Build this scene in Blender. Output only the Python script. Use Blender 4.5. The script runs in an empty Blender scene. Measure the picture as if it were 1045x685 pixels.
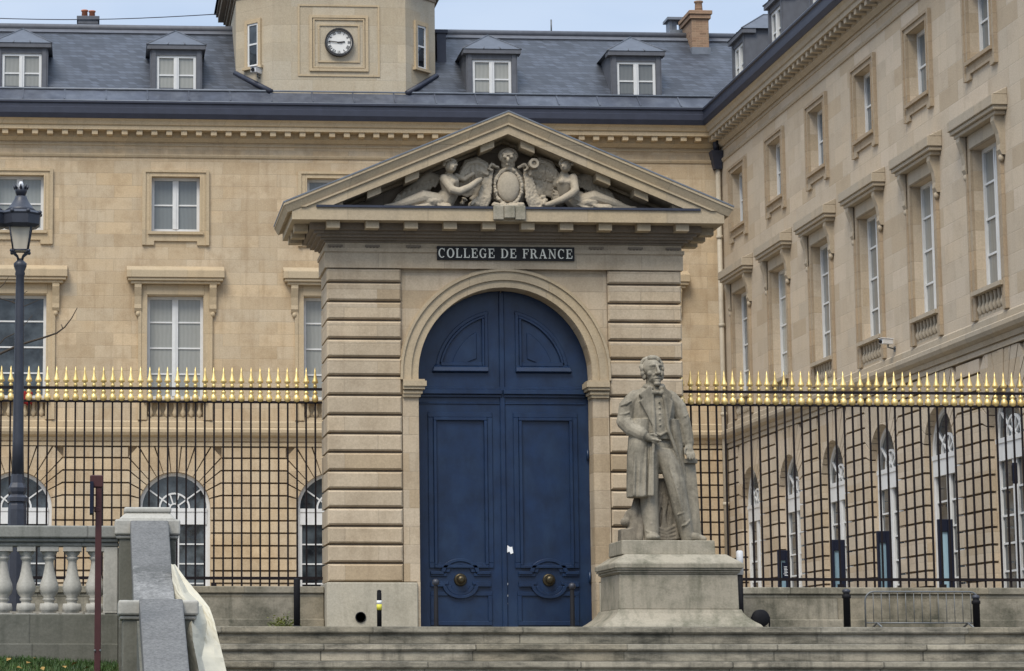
import bpy, bmesh, math, random
from mathutils import Vector, Matrix
rnd = random.Random(11)
S = bpy.context.scene
COL = S.collection
PI = math.pi

# ---------------------------------------------------------------- camera
EYE = -0.96                       # the viewer stands on the street, below the terrace (terrace top is z = 0)
FPX, PPX, PPY, PW, PH = 2700.0, 250.0, 330.0, 1045.0, 685.0
TH = math.atan(367.0 / FPX)       # pitch up
PHI = math.atan(156.0 * math.cos(TH) / FPX)   # yaw to the right
cam = bpy.data.cameras.new('camera')
cam.sensor_width = 36.0
cam.lens = FPX / PW * 36.0
cam.shift_x = (PW / 2 - PPX) / PW
cam.shift_y = -(PH / 2 - PPY) / PW
cam.clip_start = 0.5
cam.clip_end = 5000
camo = bpy.data.objects.new('camera', cam)
COL.objects.link(camo)
camo.location = (0, 0, EYE)
camo.rotation_euler = (PI / 2 + TH, 0, -PHI)
S.camera = camo
R_ = Vector((math.cos(PHI), -math.sin(PHI), 0))
F_ = Vector((math.sin(PHI) * math.cos(TH), math.cos(PHI) * math.cos(TH), math.sin(TH)))
U_ = R_.cross(F_)

def at(x, y, Y):
    d = F_ * FPX + R_ * (x - PPX) + U_ * (PPY - y)
    return Vector((0, 0, EYE)) + d * (Y / d.y)

def zat(y, Y, x=180):
    return at(x, y, Y).z

def xat(x, Y, y=400):
    return at(x, y, Y).x

# ---------------------------------------------------------------- world, sun, exposure
W = bpy.data.worlds.new('World')
S.world = W
W.use_nodes = True
nt = W.node_tree
bg = nt.nodes['Background']
sky = nt.nodes.new('ShaderNodeTexSky')
sky.sky_type = 'NISHITA'
sky.sun_disc = False
SUN_EL, SUN_AZ = math.radians(54), math.radians(210)    # azimuth from +Y, clockwise: behind the viewer, a little to the left
sky.sun_elevation = SUN_EL
sky.sun_rotation = SUN_AZ
sky.air_density = 1.0
sky.dust_density = 2.0
sky.ozone_density = 1.0
# thin bright overcast: the clear sky mixed with pale cloud
tc = nt.nodes.new('ShaderNodeTexCoord')
ns = nt.nodes.new('ShaderNodeTexNoise')
ns.inputs['Scale'].default_value = 5.0
ns.inputs['Detail'].default_value = 4.0
mp = nt.nodes.new('ShaderNodeMapping')
mp.inputs['Scale'].default_value = (1, 1, 3)
rp = nt.nodes.new('ShaderNodeValToRGB')
rp.color_ramp.elements[0].position = 0.35
rp.color_ramp.elements[0].color = (2.35, 3.0, 4.05, 1)
rp.color_ramp.elements[1].position = 0.7
rp.color_ramp.elements[1].color = (3.5, 3.95, 4.65, 1)
mx = nt.nodes.new('ShaderNodeMix')
mx.data_type = 'RGBA'
mx.inputs[0].default_value = 0.8
nt.links.new(tc.outputs['Generated'], mp.inputs['Vector'])
nt.links.new(mp.outputs['Vector'], ns.inputs['Vector'])
nt.links.new(ns.outputs['Fac'], rp.inputs['Fac'])
nt.links.new(sky.outputs['Color'], mx.inputs[6])
# an overcast sky is brighter overhead than near the horizon
sp_ = nt.nodes.new('ShaderNodeSeparateXYZ')
mr = nt.nodes.new('ShaderNodeMapRange')
mr.inputs['From Min'].default_value = .3
mr.inputs['From Max'].default_value = 1.0
mr.inputs['To Min'].default_value = 1.0
mr.inputs['To Max'].default_value = 2.7
vm = nt.nodes.new('ShaderNodeVectorMath')
vm.operation = 'SCALE'
nt.links.new(tc.outputs['Generated'], sp_.inputs[0])
nt.links.new(sp_.outputs[2], mr.inputs['Value'])
nt.links.new(rp.outputs['Color'], vm.inputs[0])
nt.links.new(mr.outputs[0], vm.inputs['Scale'])
nt.links.new(vm.outputs[0], mx.inputs[7])
nt.links.new(mx.outputs[2], bg.inputs['Color'])
bg.inputs['Strength'].default_value = 0.10
sl = bpy.data.lights.new('sun', 'SUN')
sl.energy = 1.5
sl.angle = math.radians(26)
sl.color = (1.0, 0.93, 0.80)
so = bpy.data.objects.new('sun', sl)
COL.objects.link(so)
sd = Vector((math.sin(SUN_AZ) * math.cos(SUN_EL), math.cos(SUN_AZ) * math.cos(SUN_EL), math.sin(SUN_EL)))
so.rotation_euler = sd.to_track_quat('Z', 'Y').to_euler()
so.location = (-20, -20, 40)
S.view_settings.view_transform = 'Standard'
S.view_settings.look = 'None'
S.view_settings.gamma = 1
S.view_settings.use_curve_mapping = False
S.view_settings.exposure = 1.02
S.render.engine = 'CYCLES'
S.render.resolution_x, S.render.resolution_y = 1024, 671

# ---------------------------------------------------------------- object helpers
def tag(o, label=None, cat=None, group=None, kind=None):
    if label: o['label'] = label
    if cat: o['category'] = cat
    if group: o['group'] = group
    if kind: o['kind'] = kind
    return o

def empty(name, loc, label, cat, group=None, rz=0):
    o = bpy.data.objects.new(name, None)
    o.empty_display_size = 0.3
    COL.objects.link(o)
    o.location = loc
    o.rotation_euler = (0, 0, rz)
    return tag(o, label, cat, group)

def dup(o, parent=None, loc=None, label=None):
    c = o.copy()
    COL.objects.link(c)
    if parent: c.parent = parent
    if loc is not None: c.location = loc
    if label: c['label'] = label
    for ch in list(o.children):
        dup(ch, c)
    return c

class MB:
    def __init__(s):
        s.v = []; s.f = []; s.sm = []
    def add(s, vs, fs, smooth=False):
        b = len(s.v)
        s.v += [tuple(v) for v in vs]
        for f in fs:
            s.f.append([b + i for i in f]); s.sm.append(smooth)
        return s
    def box(s, x0, x1, y0, y1, z0, z1):
        if x0 > x1: x0, x1 = x1, x0
        if y0 > y1: y0, y1 = y1, y0
        if z0 > z1: z0, z1 = z1, z0
        return s.add([(x0,y0,z0),(x1,y0,z0),(x1,y1,z0),(x0,y1,z0),(x0,y0,z1),(x1,y0,z1),(x1,y1,z1),(x0,y1,z1)],
                     [(0,3,2,1),(4,5,6,7),(0,1,5,4),(1,2,6,5),(2,3,7,6),(3,0,4,7)])
    def hexa(s, p):      # eight points, same order as box
        return s.add(p, [(0,3,2,1),(4,5,6,7),(0,1,5,4),(1,2,6,5),(2,3,7,6),(3,0,4,7)])
    def prism(s, poly, a0, a1, axis='y', smooth=False):
        # poly in (x,z) for axis y, (y,z) for axis x, (x,y) for axis z
        n = len(poly)
        ar = sum(poly[i][0]*poly[(i+1)%n][1] - poly[(i+1)%n][0]*poly[i][1] for i in range(n))
        if ar < 0: poly = poly[::-1]
        if axis == 'y':
            A = [(p[0], a0, p[1]) for p in poly]; B = [(p[0], a1, p[1]) for p in poly]
        elif axis == 'x':
            A = [(a1, p[0], p[1]) for p in poly]; B = [(a0, p[0], p[1]) for p in poly]
        else:
            A = [(p[0], p[1], a1) for p in poly]; B = [(p[0], p[1], a0) for p in poly]
        b = len(s.v)
        s.v += A + B
        s.f.append([b + i for i in range(n)]); s.sm.append(False)
        s.f.append([b + n + i for i in range(n)][::-1]); s.sm.append(False)
        for i in range(n):
            j = (i + 1) % n
            s.f.append([b + i, b + n + i, b + n + j, b + j]); s.sm.append(smooth)
        return s
    def ring(s, cx, cz, r0, r1, a0, a1, n, y0, y1, sx=1.0):
        for k in range(n):
            t0 = a0 + (a1 - a0) * k / n; t1 = a0 + (a1 - a0) * (k + 1) / n
            P = lambda r, t: (cx + sx * r * math.cos(t), cz + r * math.sin(t))
            p = [P(r0, t0), P(r1, t0), P(r1, t1), P(r0, t1)]
            vs = [(q[0], y0, q[1]) for q in p] + [(q[0], y1, q[1]) for q in p]
            fs = [(0,1,2,3), (7,6,5,4), (1,5,6,2), (0,3,7,4)]
            if k == 0: fs.append((0,4,5,1))
            if k == n - 1: fs.append((3,2,6,7))
            s.add(vs, fs)
        return s
    def lathe(s, prof, c=(0,0,0), n=24, smooth=True, rot=0.0, sq=None):
        # prof: list of (r, z) from bottom to top, around the z axis
        b = len(s.v)
        for r, z in prof:
            for k in range(n):
                t = rot + 2 * PI * k / n
                s.v.append((c[0] + r * math.cos(t), c[1] + r * math.sin(t), c[2] + z))
        m = len(prof)
        for i in range(m - 1):
            for k in range(n):
                j = (k + 1) % n
                s.f.append([b+i*n+k, b+i*n+j, b+(i+1)*n+j, b+(i+1)*n+k]); s.sm.append(smooth)
        s.f.append([b + k for k in range(n)][::-1]); s.sm.append(False)
        s.f.append([b + (m-1)*n + k for k in range(n)]); s.sm.append(False)
        return s
    def loft(s, secs, n=20, smooth=True):
        # secs: (centre Vector, axis u Vector, axis v Vector)
        b = len(s.v)
        for c, u, v in secs:
            for k in range(n):
                t = 2 * PI * k / n
                s.v.append(tuple(Vector(c) + Vector(u) * math.cos(t) + Vector(v) * math.sin(t)))
        m = len(secs)
        for i in range(m - 1):
            for k in range(n):
                j = (k + 1) % n
                s.f.append([b+i*n+k, b+i*n+j, b+(i+1)*n+j, b+(i+1)*n+k]); s.sm.append(smooth)
        s.f.append([b + k for k in range(n)][::-1]); s.sm.append(smooth)
        s.f.append([b + (m-1)*n + k for k in range(n)]); s.sm.append(smooth)
        return s
    def tube(s, pts, rad, n=10, smooth=True, caps=True):
        pts = [Vector(p) for p in pts]
        if not isinstance(rad, (list, tuple)): rad = [rad] * len(pts)
        secs = []
        ref = None
        for i, p in enumerate(pts):
            if i == 0: d = pts[1] - p
            elif i == len(pts) - 1: d = p - pts[i-1]
            else: d = (pts[i+1] - p).normalized() + (p - pts[i-1]).normalized()
            d.normalize()
            if ref is None:
                ref = Vector((0,0,1)) if abs(d.z) < 0.9 else Vector((1,0,0))
            u = ref.cross(d).normalized(); v = d.cross(u).normalized()
            ref = v if abs(v.dot(d)) < 0.5 else ref
            ref = d.cross(u)
            secs.append((p, u * rad[i], v * rad[i]))
        if caps == 'round':
            d0 = (pts[0]-pts[1]).normalized(); d1 = (pts[-1]-pts[-2]).normalized()
            c0, u0, v0 = secs[0]; c1, u1, v1 = secs[-1]
            secs = [(c0 + d0*rad[0]*.95, u0*.25, v0*.25), (c0 + d0*rad[0]*.6, u0*.8, v0*.8)] + secs + \
                   [(c1 + d1*rad[-1]*.6, u1*.8, v1*.8), (c1 + d1*rad[-1]*.95, u1*.25, v1*.25)]
        return s.loft(secs, n, smooth)
    def ball(s, c, r, n=14, m=9, M=None, smooth=True):
        if not isinstance(r, (tuple, list)): r = (r, r, r)
        b = len(s.v)
        c = Vector(c)
        def put(p):
            q = Vector((p[0]*r[0], p[1]*r[1], p[2]*r[2]))
            if M is not None: q = M @ q
            s.v.append(tuple(c + q))
        put((0,0,-1))
        for i in range(1, m):
            a = -PI/2 + PI * i / m
            for k in range(n):
                t = 2*PI*k/n
                put((math.cos(a)*math.cos(t), math.cos(a)*math.sin(t), math.sin(a)))
        put((0,0,1))
        for k in range(n):
            j = (k+1) % n
            s.f.append([b, b+1+j, b+1+k]); s.sm.append(smooth)
            for i in range(m-2):
                s.f.append([b+1+i*n+k, b+1+i*n+j, b+1+(i+1)*n+j, b+1+(i+1)*n+k]); s.sm.append(smooth)
            s.f.append([b+1+(m-2)*n+k, b+1+(m-2)*n+j, b+1+(m-1)*n]); s.sm.append(smooth)
        return s
    def mesh(s, name, mat=None):
        me = bpy.data.meshes.new(name)
        me.from_pydata(s.v, [], s.f)
        me.polygons.foreach_set('use_smooth', s.sm)
        if mat: me.materials.append(mat)
        me.update()
        return me
    def build(s, name, mat, parent=None, loc=(0,0,0), bev=0, seg=1):
        o = bpy.data.objects.new(name, s.mesh(name, mat))
        COL.objects.link(o)
        o.location = loc
        if parent: o.parent = parent
        if bev:
            m = o.modifiers.new('bevel', 'BEVEL'); m.width = bev; m.segments = seg
            m.limit_method = 'ANGLE'; m.angle_limit = math.radians(40)
        return o

def fuse(mb, name, mat, parent=None, loc=(0,0,0), voxel=0.02, smooth=2, fac=0.5, disp=None):
    """join overlapping closed pieces into one continuous carved surface"""
    tmp = bpy.data.objects.new(name, mb.mesh(name, mat))
    COL.objects.link(tmp)
    m = tmp.modifiers.new('r', 'REMESH'); m.mode = 'VOXEL'; m.voxel_size = voxel
    m.use_smooth_shade = True
    if smooth:
        q = tmp.modifiers.new('s', 'SMOOTH'); q.factor = fac; q.iterations = smooth
    if disp:
        tx = bpy.data.textures.new(name + '_carving', 'CLOUDS'); tx.noise_scale = disp[1]; tx.noise_depth = 3
        d = tmp.modifiers.new('d', 'DISPLACE'); d.texture = tx; d.strength = disp[0]; d.mid_level = 0.5
    dg = bpy.context.evaluated_depsgraph_get()
    me = bpy.data.meshes.new_from_object(tmp.evaluated_get(dg))
    bpy.data.objects.remove(tmp)
    me.name = name
    me.materials.clear(); me.materials.append(mat)
    o = bpy.data.objects.new(name, me)
    COL.objects.link(o)
    o.location = loc
    if parent: o.parent = parent
    return o

# ---------------------------------------------------------------- materials
class G:
    def __init__(s, name):
        s.m = bpy.data.materials.new(name); s.m.use_nodes = True
        s.t = s.m.node_tree
        s.b = s.t.nodes['Principled BSDF']
        s._co = None
    def n(s, typ, ins=None, **props):
        nd = s.t.nodes.new('ShaderNode' + typ)
        for k, v in props.items(): setattr(nd, k, v)
        for k, v in (ins or {}).items():
            if hasattr(v, 'is_linked'): s.t.links.new(v, nd.inputs[k])
            else: nd.inputs[k].default_value = v
        return nd
    def link(s, a, b): s.t.links.new(a, b)
    def co(s, scale=(1,1,1), flat=False):
        c = s.n('TexCoord').outputs['Object']
        if flat:      # (x + y, z) : courses run level round corners
            sp = s.n('SeparateXYZ', {0: c})
            ad = s.n('Math', {0: sp.outputs[0], 1: sp.outputs[1]}, operation='ADD')
            c = s.n('CombineXYZ', {0: ad.outputs[0], 1: sp.outputs[2]}).outputs[0]
        if tuple(scale) != (1,1,1):
            c = s.n('Mapping', {'Vector': c, 'Scale': scale}).outputs[0]
        return c
    def mix(s, fac, a, b, mode='MIX'):
        nd = s.n('Mix', data_type='RGBA', blend_type=mode)
        for i, v in ((0, fac), (6, a), (7, b)):
            if hasattr(v, 'is_linked'): s.link(v, nd.inputs[i])
            else:
                nd.inputs[i].default_value = v if i == 0 or len(v) == 4 else (*v, 1)
        return nd.outputs[2]
    def noise(s, scale, detail=3, rough=.55, vec=None, ds=(1,1,1)):
        return s.n('TexNoise', {'Vector': vec if vec is not None else s.co(ds), 'Scale': scale, 'Detail': detail, 'Roughness': rough}).outputs['Fac']
    def ramp(s, fac, p0, p1, c0=(0,0,0,1), c1=(1,1,1,1)):
        r = s.n('ValToRGB', {'Fac': fac})
        e = r.color_ramp.elements
        e[0].position = p0; e[0].color = c0; e[1].position = p1; e[1].color = c1
        return r.outputs['Color']
    def bump(s, h, strength, dist=.02):
        nd = s.n('Bump', {'Height': h, 'Strength': strength, 'Distance': dist})
        s.link(nd.outputs[0], s.b.inputs['Normal'])

def c4(c, k=1.0): return (min(c[0]*k,1), min(c[1]*k,1), min(c[2]*k,1), 1)

def stone(name, col, bw=1.0, bh=.45, var=.12, tint=(.33,.3,.25), tintamt=.5, stain=(.1,.09,.075), stainamt=.35, joint=.75, msize=.012, bump=.35, streak=.3, fine=.12, sp=(.5, .85), ss=(1, 1, 1), odd=.0, zoff=0.0):
    g = G(name)
    flat = g.co(flat=True)
    if zoff: flat = g.n('Mapping', {'Vector': flat, 'Location': (0, -zoff, 0)}).outputs[0]
    br = g.n('TexBrick', {'Vector': flat, 'Color1': c4(col, 1 - var), 'Color2': c4(col, 1 + var), 'Mortar': c4(col, joint),
                          'Scale': 1.0, 'Mortar Size': msize, 'Mortar Smooth': .3, 'Bias': 0.0, 'Brick Width': bw, 'Row Height': bh})
    # a second, larger and shifted set of blocks gives odd stones of another bed
    b2 = g.n('TexBrick', {'Vector': g.n('Mapping', {'Vector': flat, 'Location': (bw * 40, bh * 26, 0)}).outputs[0], 'Color1': (0,0,0,1), 'Color2': (1,1,1,1), 'Mortar': (.3,.3,.3,1),
                          'Scale': 1.0, 'Mortar Size': 0.0, 'Bias': 0.0, 'Brick Width': bw, 'Row Height': bh})
    c = g.mix(g.n('Math', {0: b2.outputs['Color'], 1: tintamt}, operation='MULTIPLY').outputs[0], br.outputs['Color'], c4(tint))
    c = g.mix(g.n('Math', {0: g.ramp(g.noise(.55, 5, .6), .4, .75), 1: tintamt}, operation='MULTIPLY').outputs[0], c, c4(tint))
    if odd:      # replaced or differently weathered single stones
        c = g.mix(g.n('Math', {0: g.ramp(b2.outputs['Color'], .84, .86), 1: odd}, operation='MULTIPLY').outputs[0], c, (col[0]*.72, col[1]*.62, col[2]*.45, 1))
        c = g.mix(g.n('Math', {0: g.ramp(b2.outputs['Color'], .10, .12, (1,1,1,1), (0,0,0,1)), 1: odd}, operation='MULTIPLY').outputs[0], c, (col[0]*1.12, col[1]*1.2, col[2]*1.35, 1))
    st = g.ramp(g.noise(1.3, 8, .72, ds=ss), sp[0], sp[1])
    c = g.mix(g.n('Math', {0: st, 1: stainamt}, operation='MULTIPLY').outputs[0], c, c4(stain))
    sk = g.ramp(g.noise(1.0, 5, .65, ds=(4.5, 4.5, .35)), .52, .82)
    c = g.mix(g.n('Math', {0: sk, 1: streak}, operation='MULTIPLY').outputs[0], c, c4(stain))
    gr = g.ramp(g.noise(28, 4, .7), .3, .7, (1-fine,)*3 + (1,), (1+fine,)*3 + (1,))
    c = g.mix(1.0, c, gr, 'MULTIPLY')
    g.link(c, g.b.inputs['Base Color'])
    g.b.inputs['Roughness'].default_value = .9
    g.b.inputs['Specular IOR Level'].default_value = .2
    h = g.n('Math', {0: g.noise(22, 6, .65), 1: br.outputs['Fac']}, operation='SUBTRACT').outputs[0]
    g.bump(h, bump, .012)
    return g.m

def paint(name, col, rough=.45, var=.1, spec=.4, metal=0.0, nscale=6, bump=.05, dirt=None, dirtamt=0):
    g = G(name)
    c = g.mix(1.0, c4(col), g.ramp(g.noise(nscale, 5, .6), .25, .75, (1-var,)*3 + (1,), (1+var,)*3 + (1,)), 'MULTIPLY')
    if dirt:
        d = g.ramp(g.noise(2.2, 6, .7, ds=(1,1,.5)), .45, .8)
        c = g.mix(g.n('Math', {0: d, 1: dirtamt}, operation='MULTIPLY').outputs[0], c, c4(dirt))
    g.link(c, g.b.inputs['Base Color'])
    g.b.inputs['Roughness'].default_value = rough
    g.b.inputs['Specular IOR Level'].default_value = spec
    g.b.inputs['Metallic'].default_value = metal
    if bump: g.bump(g.noise(nscale * 3, 4, .6), bump, .01)
    return g.m

def gilding(name, col):
    g = G(name)
    ri = g.n('ObjectInfo').outputs['Random']
    c = g.mix(1.0, c4(col), g.ramp(ri, 0, 1, (.75,.72,.68,1), (1.15,1.15,1.2,1)), 'MULTIPLY')
    wear = g.ramp(g.noise(9, 5, .7, vec=g.n('VectorMath', {0: g.co(), 1: g.n('CombineXYZ', {0: g.n('Math', {0: ri, 1: 40.0}, operation='MULTIPLY').outputs[0]}).outputs[0]}).outputs[0]), .56, .78)
    c = g.mix(g.n('Math', {0: wear, 1: .5}, operation='MULTIPLY').outputs[0], c, (.16,.11,.05,1))
    g.link(c, g.b.inputs['Base Color'])
    g.b.inputs['Roughness'].default_value = .42
    g.b.inputs['Metallic'].default_value = .65
    return g.m

def slate(name, col, rw, rh, var=.25):
    g = G(name)
    flat = g.n('Mapping', {'Vector': g.co(flat=True), 'Scale': (1, 1, 1)}).outputs[0]
    br = g.n('TexBrick', {'Vector': flat, 'Color1': c4(col, 1 - var), 'Color2': c4(col, 1 + var), 'Mortar': c4(col, .35),
                          'Scale': 1.0, 'Mortar Size': .008, 'Mortar Smooth': .2, 'Bias': 0.0, 'Brick Width': rw, 'Row Height': rh})
    c = g.mix(g.ramp(g.noise(.7, 6, .7), .45, .8, (0,0,0,1), (.22,.22,.22,1)), br.outputs['Color'], (.12,.125,.135,1))
    sk = g.ramp(g.noise(1.0, 4, .6, ds=(3,3,.3)), .5, .8, (0,0,0,1), (.4,.4,.4,1))
    c = g.mix(sk, c, c4(col, .6))
    g.link(c, g.b.inputs['Base Color'])
    g.b.inputs['Roughness'].default_value = .5
    g.b.inputs['Specular IOR Level'].default_value = .45
    g.bump(br.outputs['Fac'], -.5, .02)
    return g.m

def glass(name, col, fold=0.0, rough=.05):
    g = G(name)
    c = c4(col)
    if fold:
        wv = g.n('TexWave', {'Vector': g.co(), 'Scale': 2.6, 'Distortion': 3.0, 'Detail': 2.0})
        c = g.mix(1.0, c, g.ramp(wv.outputs['Fac'], 0, 1, (1-fold,)*3 + (1,), (1+fold,)*3 + (1,)), 'MULTIPLY')
    else:
        c = g.mix(1.0, c, g.ramp(g.noise(1.4, 4, .6), .35, .7, (.4,.4,.4,1), (3.2,3.4,3.3,1)), 'MULTIPLY')  # pale blotches painted into the pane colour in place of reflections
    ri = g.n('ObjectInfo').outputs['Random']
    c = g.mix(1.0, c, g.ramp(ri, 0, 1, (.55,.57,.6,1), (1.5,1.45,1.35,1)), 'MULTIPLY')
    g.link(c, g.b.inputs['Base Color'])
    g.b.inputs['Roughness'].default_value = rough
    g.b.inputs['IOR'].default_value = 1.5
    g.b.inputs['Specular IOR Level'].default_value = .6
    g.bump(g.noise(2.2, 2, .5), .2, .05)
    return g.m

M = {}
M['ashlar'] = stone('ashlar_limestone', (.495,.368,.225), 1.05, .36, .14, tint=(.46,.395,.30), tintamt=.6, stain=(.26,.17,.09), stainamt=.55, joint=.82, streak=.6, sp=(.47, .72), odd=.3)
M['ashlar_trim'] = stone('limestone_trim', (.47,.36,.225), 1.6, 3.0, .06, tint=(.39,.33,.24), tintamt=.4, stain=(.17,.13,.085), stainamt=.35, joint=.8, streak=.3)
M['wing'] = stone('wing_limestone', (.475,.382,.275), 1.25, .42, .11, tint=(.44,.38,.30), tintamt=.6, odd=.35, stain=(.24,.185,.13), stainamt=.5, joint=.92, streak=.2)
M['wing_trim'] = stone('wing_limestone_trim', (.41,.335,.24), 1.6, 3.0, .06, tint=(.32,.29,.24), tintamt=.4, stain=(.15,.12,.085), stainamt=.35, joint=.8, streak=.3)
M['wing_jamb'] = stone('wing_window_jamb_stone', (.35,.265,.175), 1.6, .42, .10, tint=(.33,.285,.22), tintamt=.4, stain=(.15,.105,.07), stainamt=.5, joint=.8, streak=.4)
M['gate'] = stone('gateway_limestone', (.46,.36,.243), 1.25, .3418, .14, tint=(.43,.36,.27), tintamt=.55, stain=(.24,.175,.11), stainamt=.5, joint=.8, streak=.45, sp=(.46, .72), odd=.4, zoff=.89 - .3418*2)
M['gate_trim'] = stone('gateway_limestone_trim', (.445,.345,.215), 1.5, 9.0, .08, tint=(.38,.32,.24), tintamt=.4, stain=(.14,.115,.09), stainamt=.4, joint=.75, streak=.3)
M['shaded_stone'] = stone('gateway_shaded_stone', (.25,.195,.135), 1.5, 9.0, .08, tint=(.2,.17,.14), tintamt=.4, stain=(.08,.065,.05), stainamt=.5, joint=.75, streak=.2)  # darker gateway stone: shade under cornices and in recesses put into its colour
M['relief'] = stone('carved_relief_stone', (.36,.285,.195), 50, 50, .0, tint=(.42,.37,.29), tintamt=.6, stain=(.06,.05,.04), stainamt=.6, joint=1, streak=.25, bump=.6)
M['statue'] = stone('statue_stone', (.265,.225,.165), 50, 50, .0, tint=(.33,.295,.23), tintamt=.7, stain=(.06,.054,.04), stainamt=.8, joint=1, streak=.85, bump=.6, sp=(.45, .70))
M['statue_dark'] = stone('grimy_statue_stone', (.19,.155,.11), 50, 50, .0, tint=(.24,.21,.165), tintamt=.6, stain=(.035,.032,.025), stainamt=.9, joint=1, streak=.8, bump=.6, sp=(.42, .68))
M['pedestal'] = stone('pedestal_stone', (.345,.295,.215), 50, 50, .0, tint=(.30,.275,.22), tintamt=.6, stain=(.075,.078,.05), stainamt=.85, joint=1, streak=.7, bump=.6, sp=(.46, .70))
M['steps'] = stone('weathered_step_stone', (.36,.315,.24), 2.6, .3, .26, tint=(.25,.23,.18), tintamt=.7, stain=(.05,.048,.038), stainamt=.9, joint=.3, msize=.014, streak=.8, bump=.8, sp=(.43, .66), ss=(.6, .6, 2.2), odd=.2)
M['lowwall'] = stone('stained_wall_stone', (.34,.30,.225), 1.9, .62, .22, tint=(.24,.215,.17), tintamt=.7, stain=(.05,.05,.035), stainamt=.9, joint=.35, streak=.85, bump=.7, sp=(.42, .68), odd=.25)
M['pale'] = stone('pale_baluster_stone', (.43,.405,.35), 50, 50, .0, tint=(.36,.35,.32), tintamt=.5, stain=(.1,.1,.085), stainamt=.5, joint=1, streak=.5, bump=.3)
M['greywall'] = stone('dark_damp_stone', (.15,.145,.115), 1.6, 50, .1, tint=(.13,.13,.115), tintamt=.5, stain=(.03,.034,.024), stainamt=.7, joint=.5, streak=.6, bump=.4)
M['rail'] = stone('handrail_stone', (.25,.245,.22), 1.5, 50, .1, tint=(.2,.2,.18), tintamt=.5, stain=(.05,.055,.04), stainamt=.6, joint=.4, streak=.6, bump=.4)
M['plinth'] = stone('gateway_plinth_stone', (.44,.38,.275), 50, 50, .0, tint=(.36,.34,.29), tintamt=.5, stain=(.15,.14,.10), stainamt=.6, joint=1, streak=.4, bump=.4)
M['tower'] = stone('tower_limestone', (.435,.36,.25), 1.25, .55, .10, odd=.3, tint=(.42,.38,.31), tintamt=.6, stain=(.27,.19,.12), stainamt=.4, joint=.88, streak=.3)
M['coping'] = stone('grey_granite_coping', (.175,.170,.160), 50, 50, .0, tint=(.12,.118,.113), tintamt=.7, stain=(.05,.05,.048), stainamt=.6, joint=1, streak=.4, bump=.4, fine=.4)
M['worncoping'] = stone('worn_pale_coping', (.31,.30,.275), 50, 50, .0, tint=(.20,.195,.185), tintamt=.8, stain=(.07,.07,.066), stainamt=.8, joint=1, streak=.3, bump=.6, fine=.4, sp=(.45, .6))
M['paving'] = stone('terrace_paving', (.24,.225,.19), 1.2, .8, .12, joint=.5)
M['court'] = paint('courtyard_gravel', (.3,.26,.2), .95, .2, .1, nscale=20, bump=.4)
M['asphalt'] = paint('street_asphalt', (.06,.06,.06), .9, .25, .2, nscale=25, bump=.4)
M['slate'] = slate('roof_slate', (.044,.050,.064), .22, .11, .45)
M['lead'] = paint('gutter_lead', (.028,.032,.05), .5, .2, .4, nscale=3)
M['zinc'] = paint('weathered_zinc', (.15,.165,.19), .45, .2, .5, nscale=4, dirt=(.05,.06,.07), dirtamt=.6)
M['dormerroof'] = paint('dormer_roof_zinc', (.085,.094,.112), .5, .2, .45, nscale=4, dirt=(.04,.045,.055), dirtamt=.6)
M['leadflash'] = paint('mottled_lead_flashing', (.05,.056,.074), .5, .35, .4, nscale=2.5, dirt=(.15,.165,.19), dirtamt=.6)
M['dormer'] = paint('dormer_zinc', (.105,.11,.125), .6, .15, .3, nscale=5, dirt=(.06,.055,.06), dirtamt=.5)
M['white'] = paint('white_window_paint', (.62,.62,.61), .5, .06, .4, dirt=(.4,.4,.38), dirtamt=.4)
M['curtain'] = glass('curtained_window_glass', (.22,.225,.215), .05)
M['sky_glass'] = glass('sky_toned_window_glass', (.155,.17,.175), .04)  # reflected sky put into the base colour as grey-blue
M['dark_glass'] = glass('dark_window_glass', (.026,.030,.036))
M['door'] = paint('blue_door_paint', (.0042,.0165,.050), .38, .35, .45, nscale=3, bump=.15, dirt=(.015,.036,.080), dirtamt=.9)
M['blackpaint'] = paint('black_metal_paint', (.010,.010,.012), .7, .2, .15, nscale=9)
M['lamp'] = paint('lamp_dark_grey_paint', (.033,.036,.048), .45, .2, .45, nscale=9)
M['iron'] = paint('fence_iron', (.012,.009,.010), .75, .2, .15, nscale=9)
M['gold'] = gilding('gilded_iron', (.82,.62,.25))
M['rust'] = paint('red_brown_post_paint', (.055,.015,.014), .5, .2, .4, nscale=8)
M['brass'] = paint('aged_brass', (.075,.06,.035), .4, .2, .5, metal=.8)
M['steel'] = paint('galvanised_steel', (.13,.135,.135), .45, .1, .5, metal=.3)
M['brick'] = stone('chimney_brick', (.25,.155,.10), .22, .075, .25, tint=(.32,.23,.15), tintamt=.5, stain=(.15,.1,.07), stainamt=.4, joint=1.3, msize=.012)
M['terracotta'] = paint('terracotta_pot', (.42,.16,.09), .8, .15, .2)
M['sign'] = paint('black_name_board', (.012,.010,.009), .6, .1, .3)
M['letter'] = paint('cream_letter_paint', (.80,.76,.64), .6, .05, .3)
M['clockface'] = paint('clock_face_enamel', (.66,.65,.62), .4, .05, .4)
M['clockblack'] = paint('clock_black', (.02,.018,.018), .5, .1, .4)
M['tarp'] = paint('cream_tarpaulin', (.50,.465,.37), .9, .08, .1, nscale=4, dirt=(.4,.37,.28), dirtamt=.5)
M['navy'] = paint('navy_blue_paint', (.006,.009,.024), .6, .1, .25)
M['panelglass'] = glass('pale_blue_screen_glass', (.20,.31,.40), .05)
M['camwhite'] = paint('camera_white_plastic', (.6,.6,.6), .4, .05, .4)
M['yellow'] = paint('yellow_band_paint', (.6,.55,.06), .5, .1, .4)
M['whiteband'] = paint('white_band_paint', (.7,.7,.68), .5, .1, .4)
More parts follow.
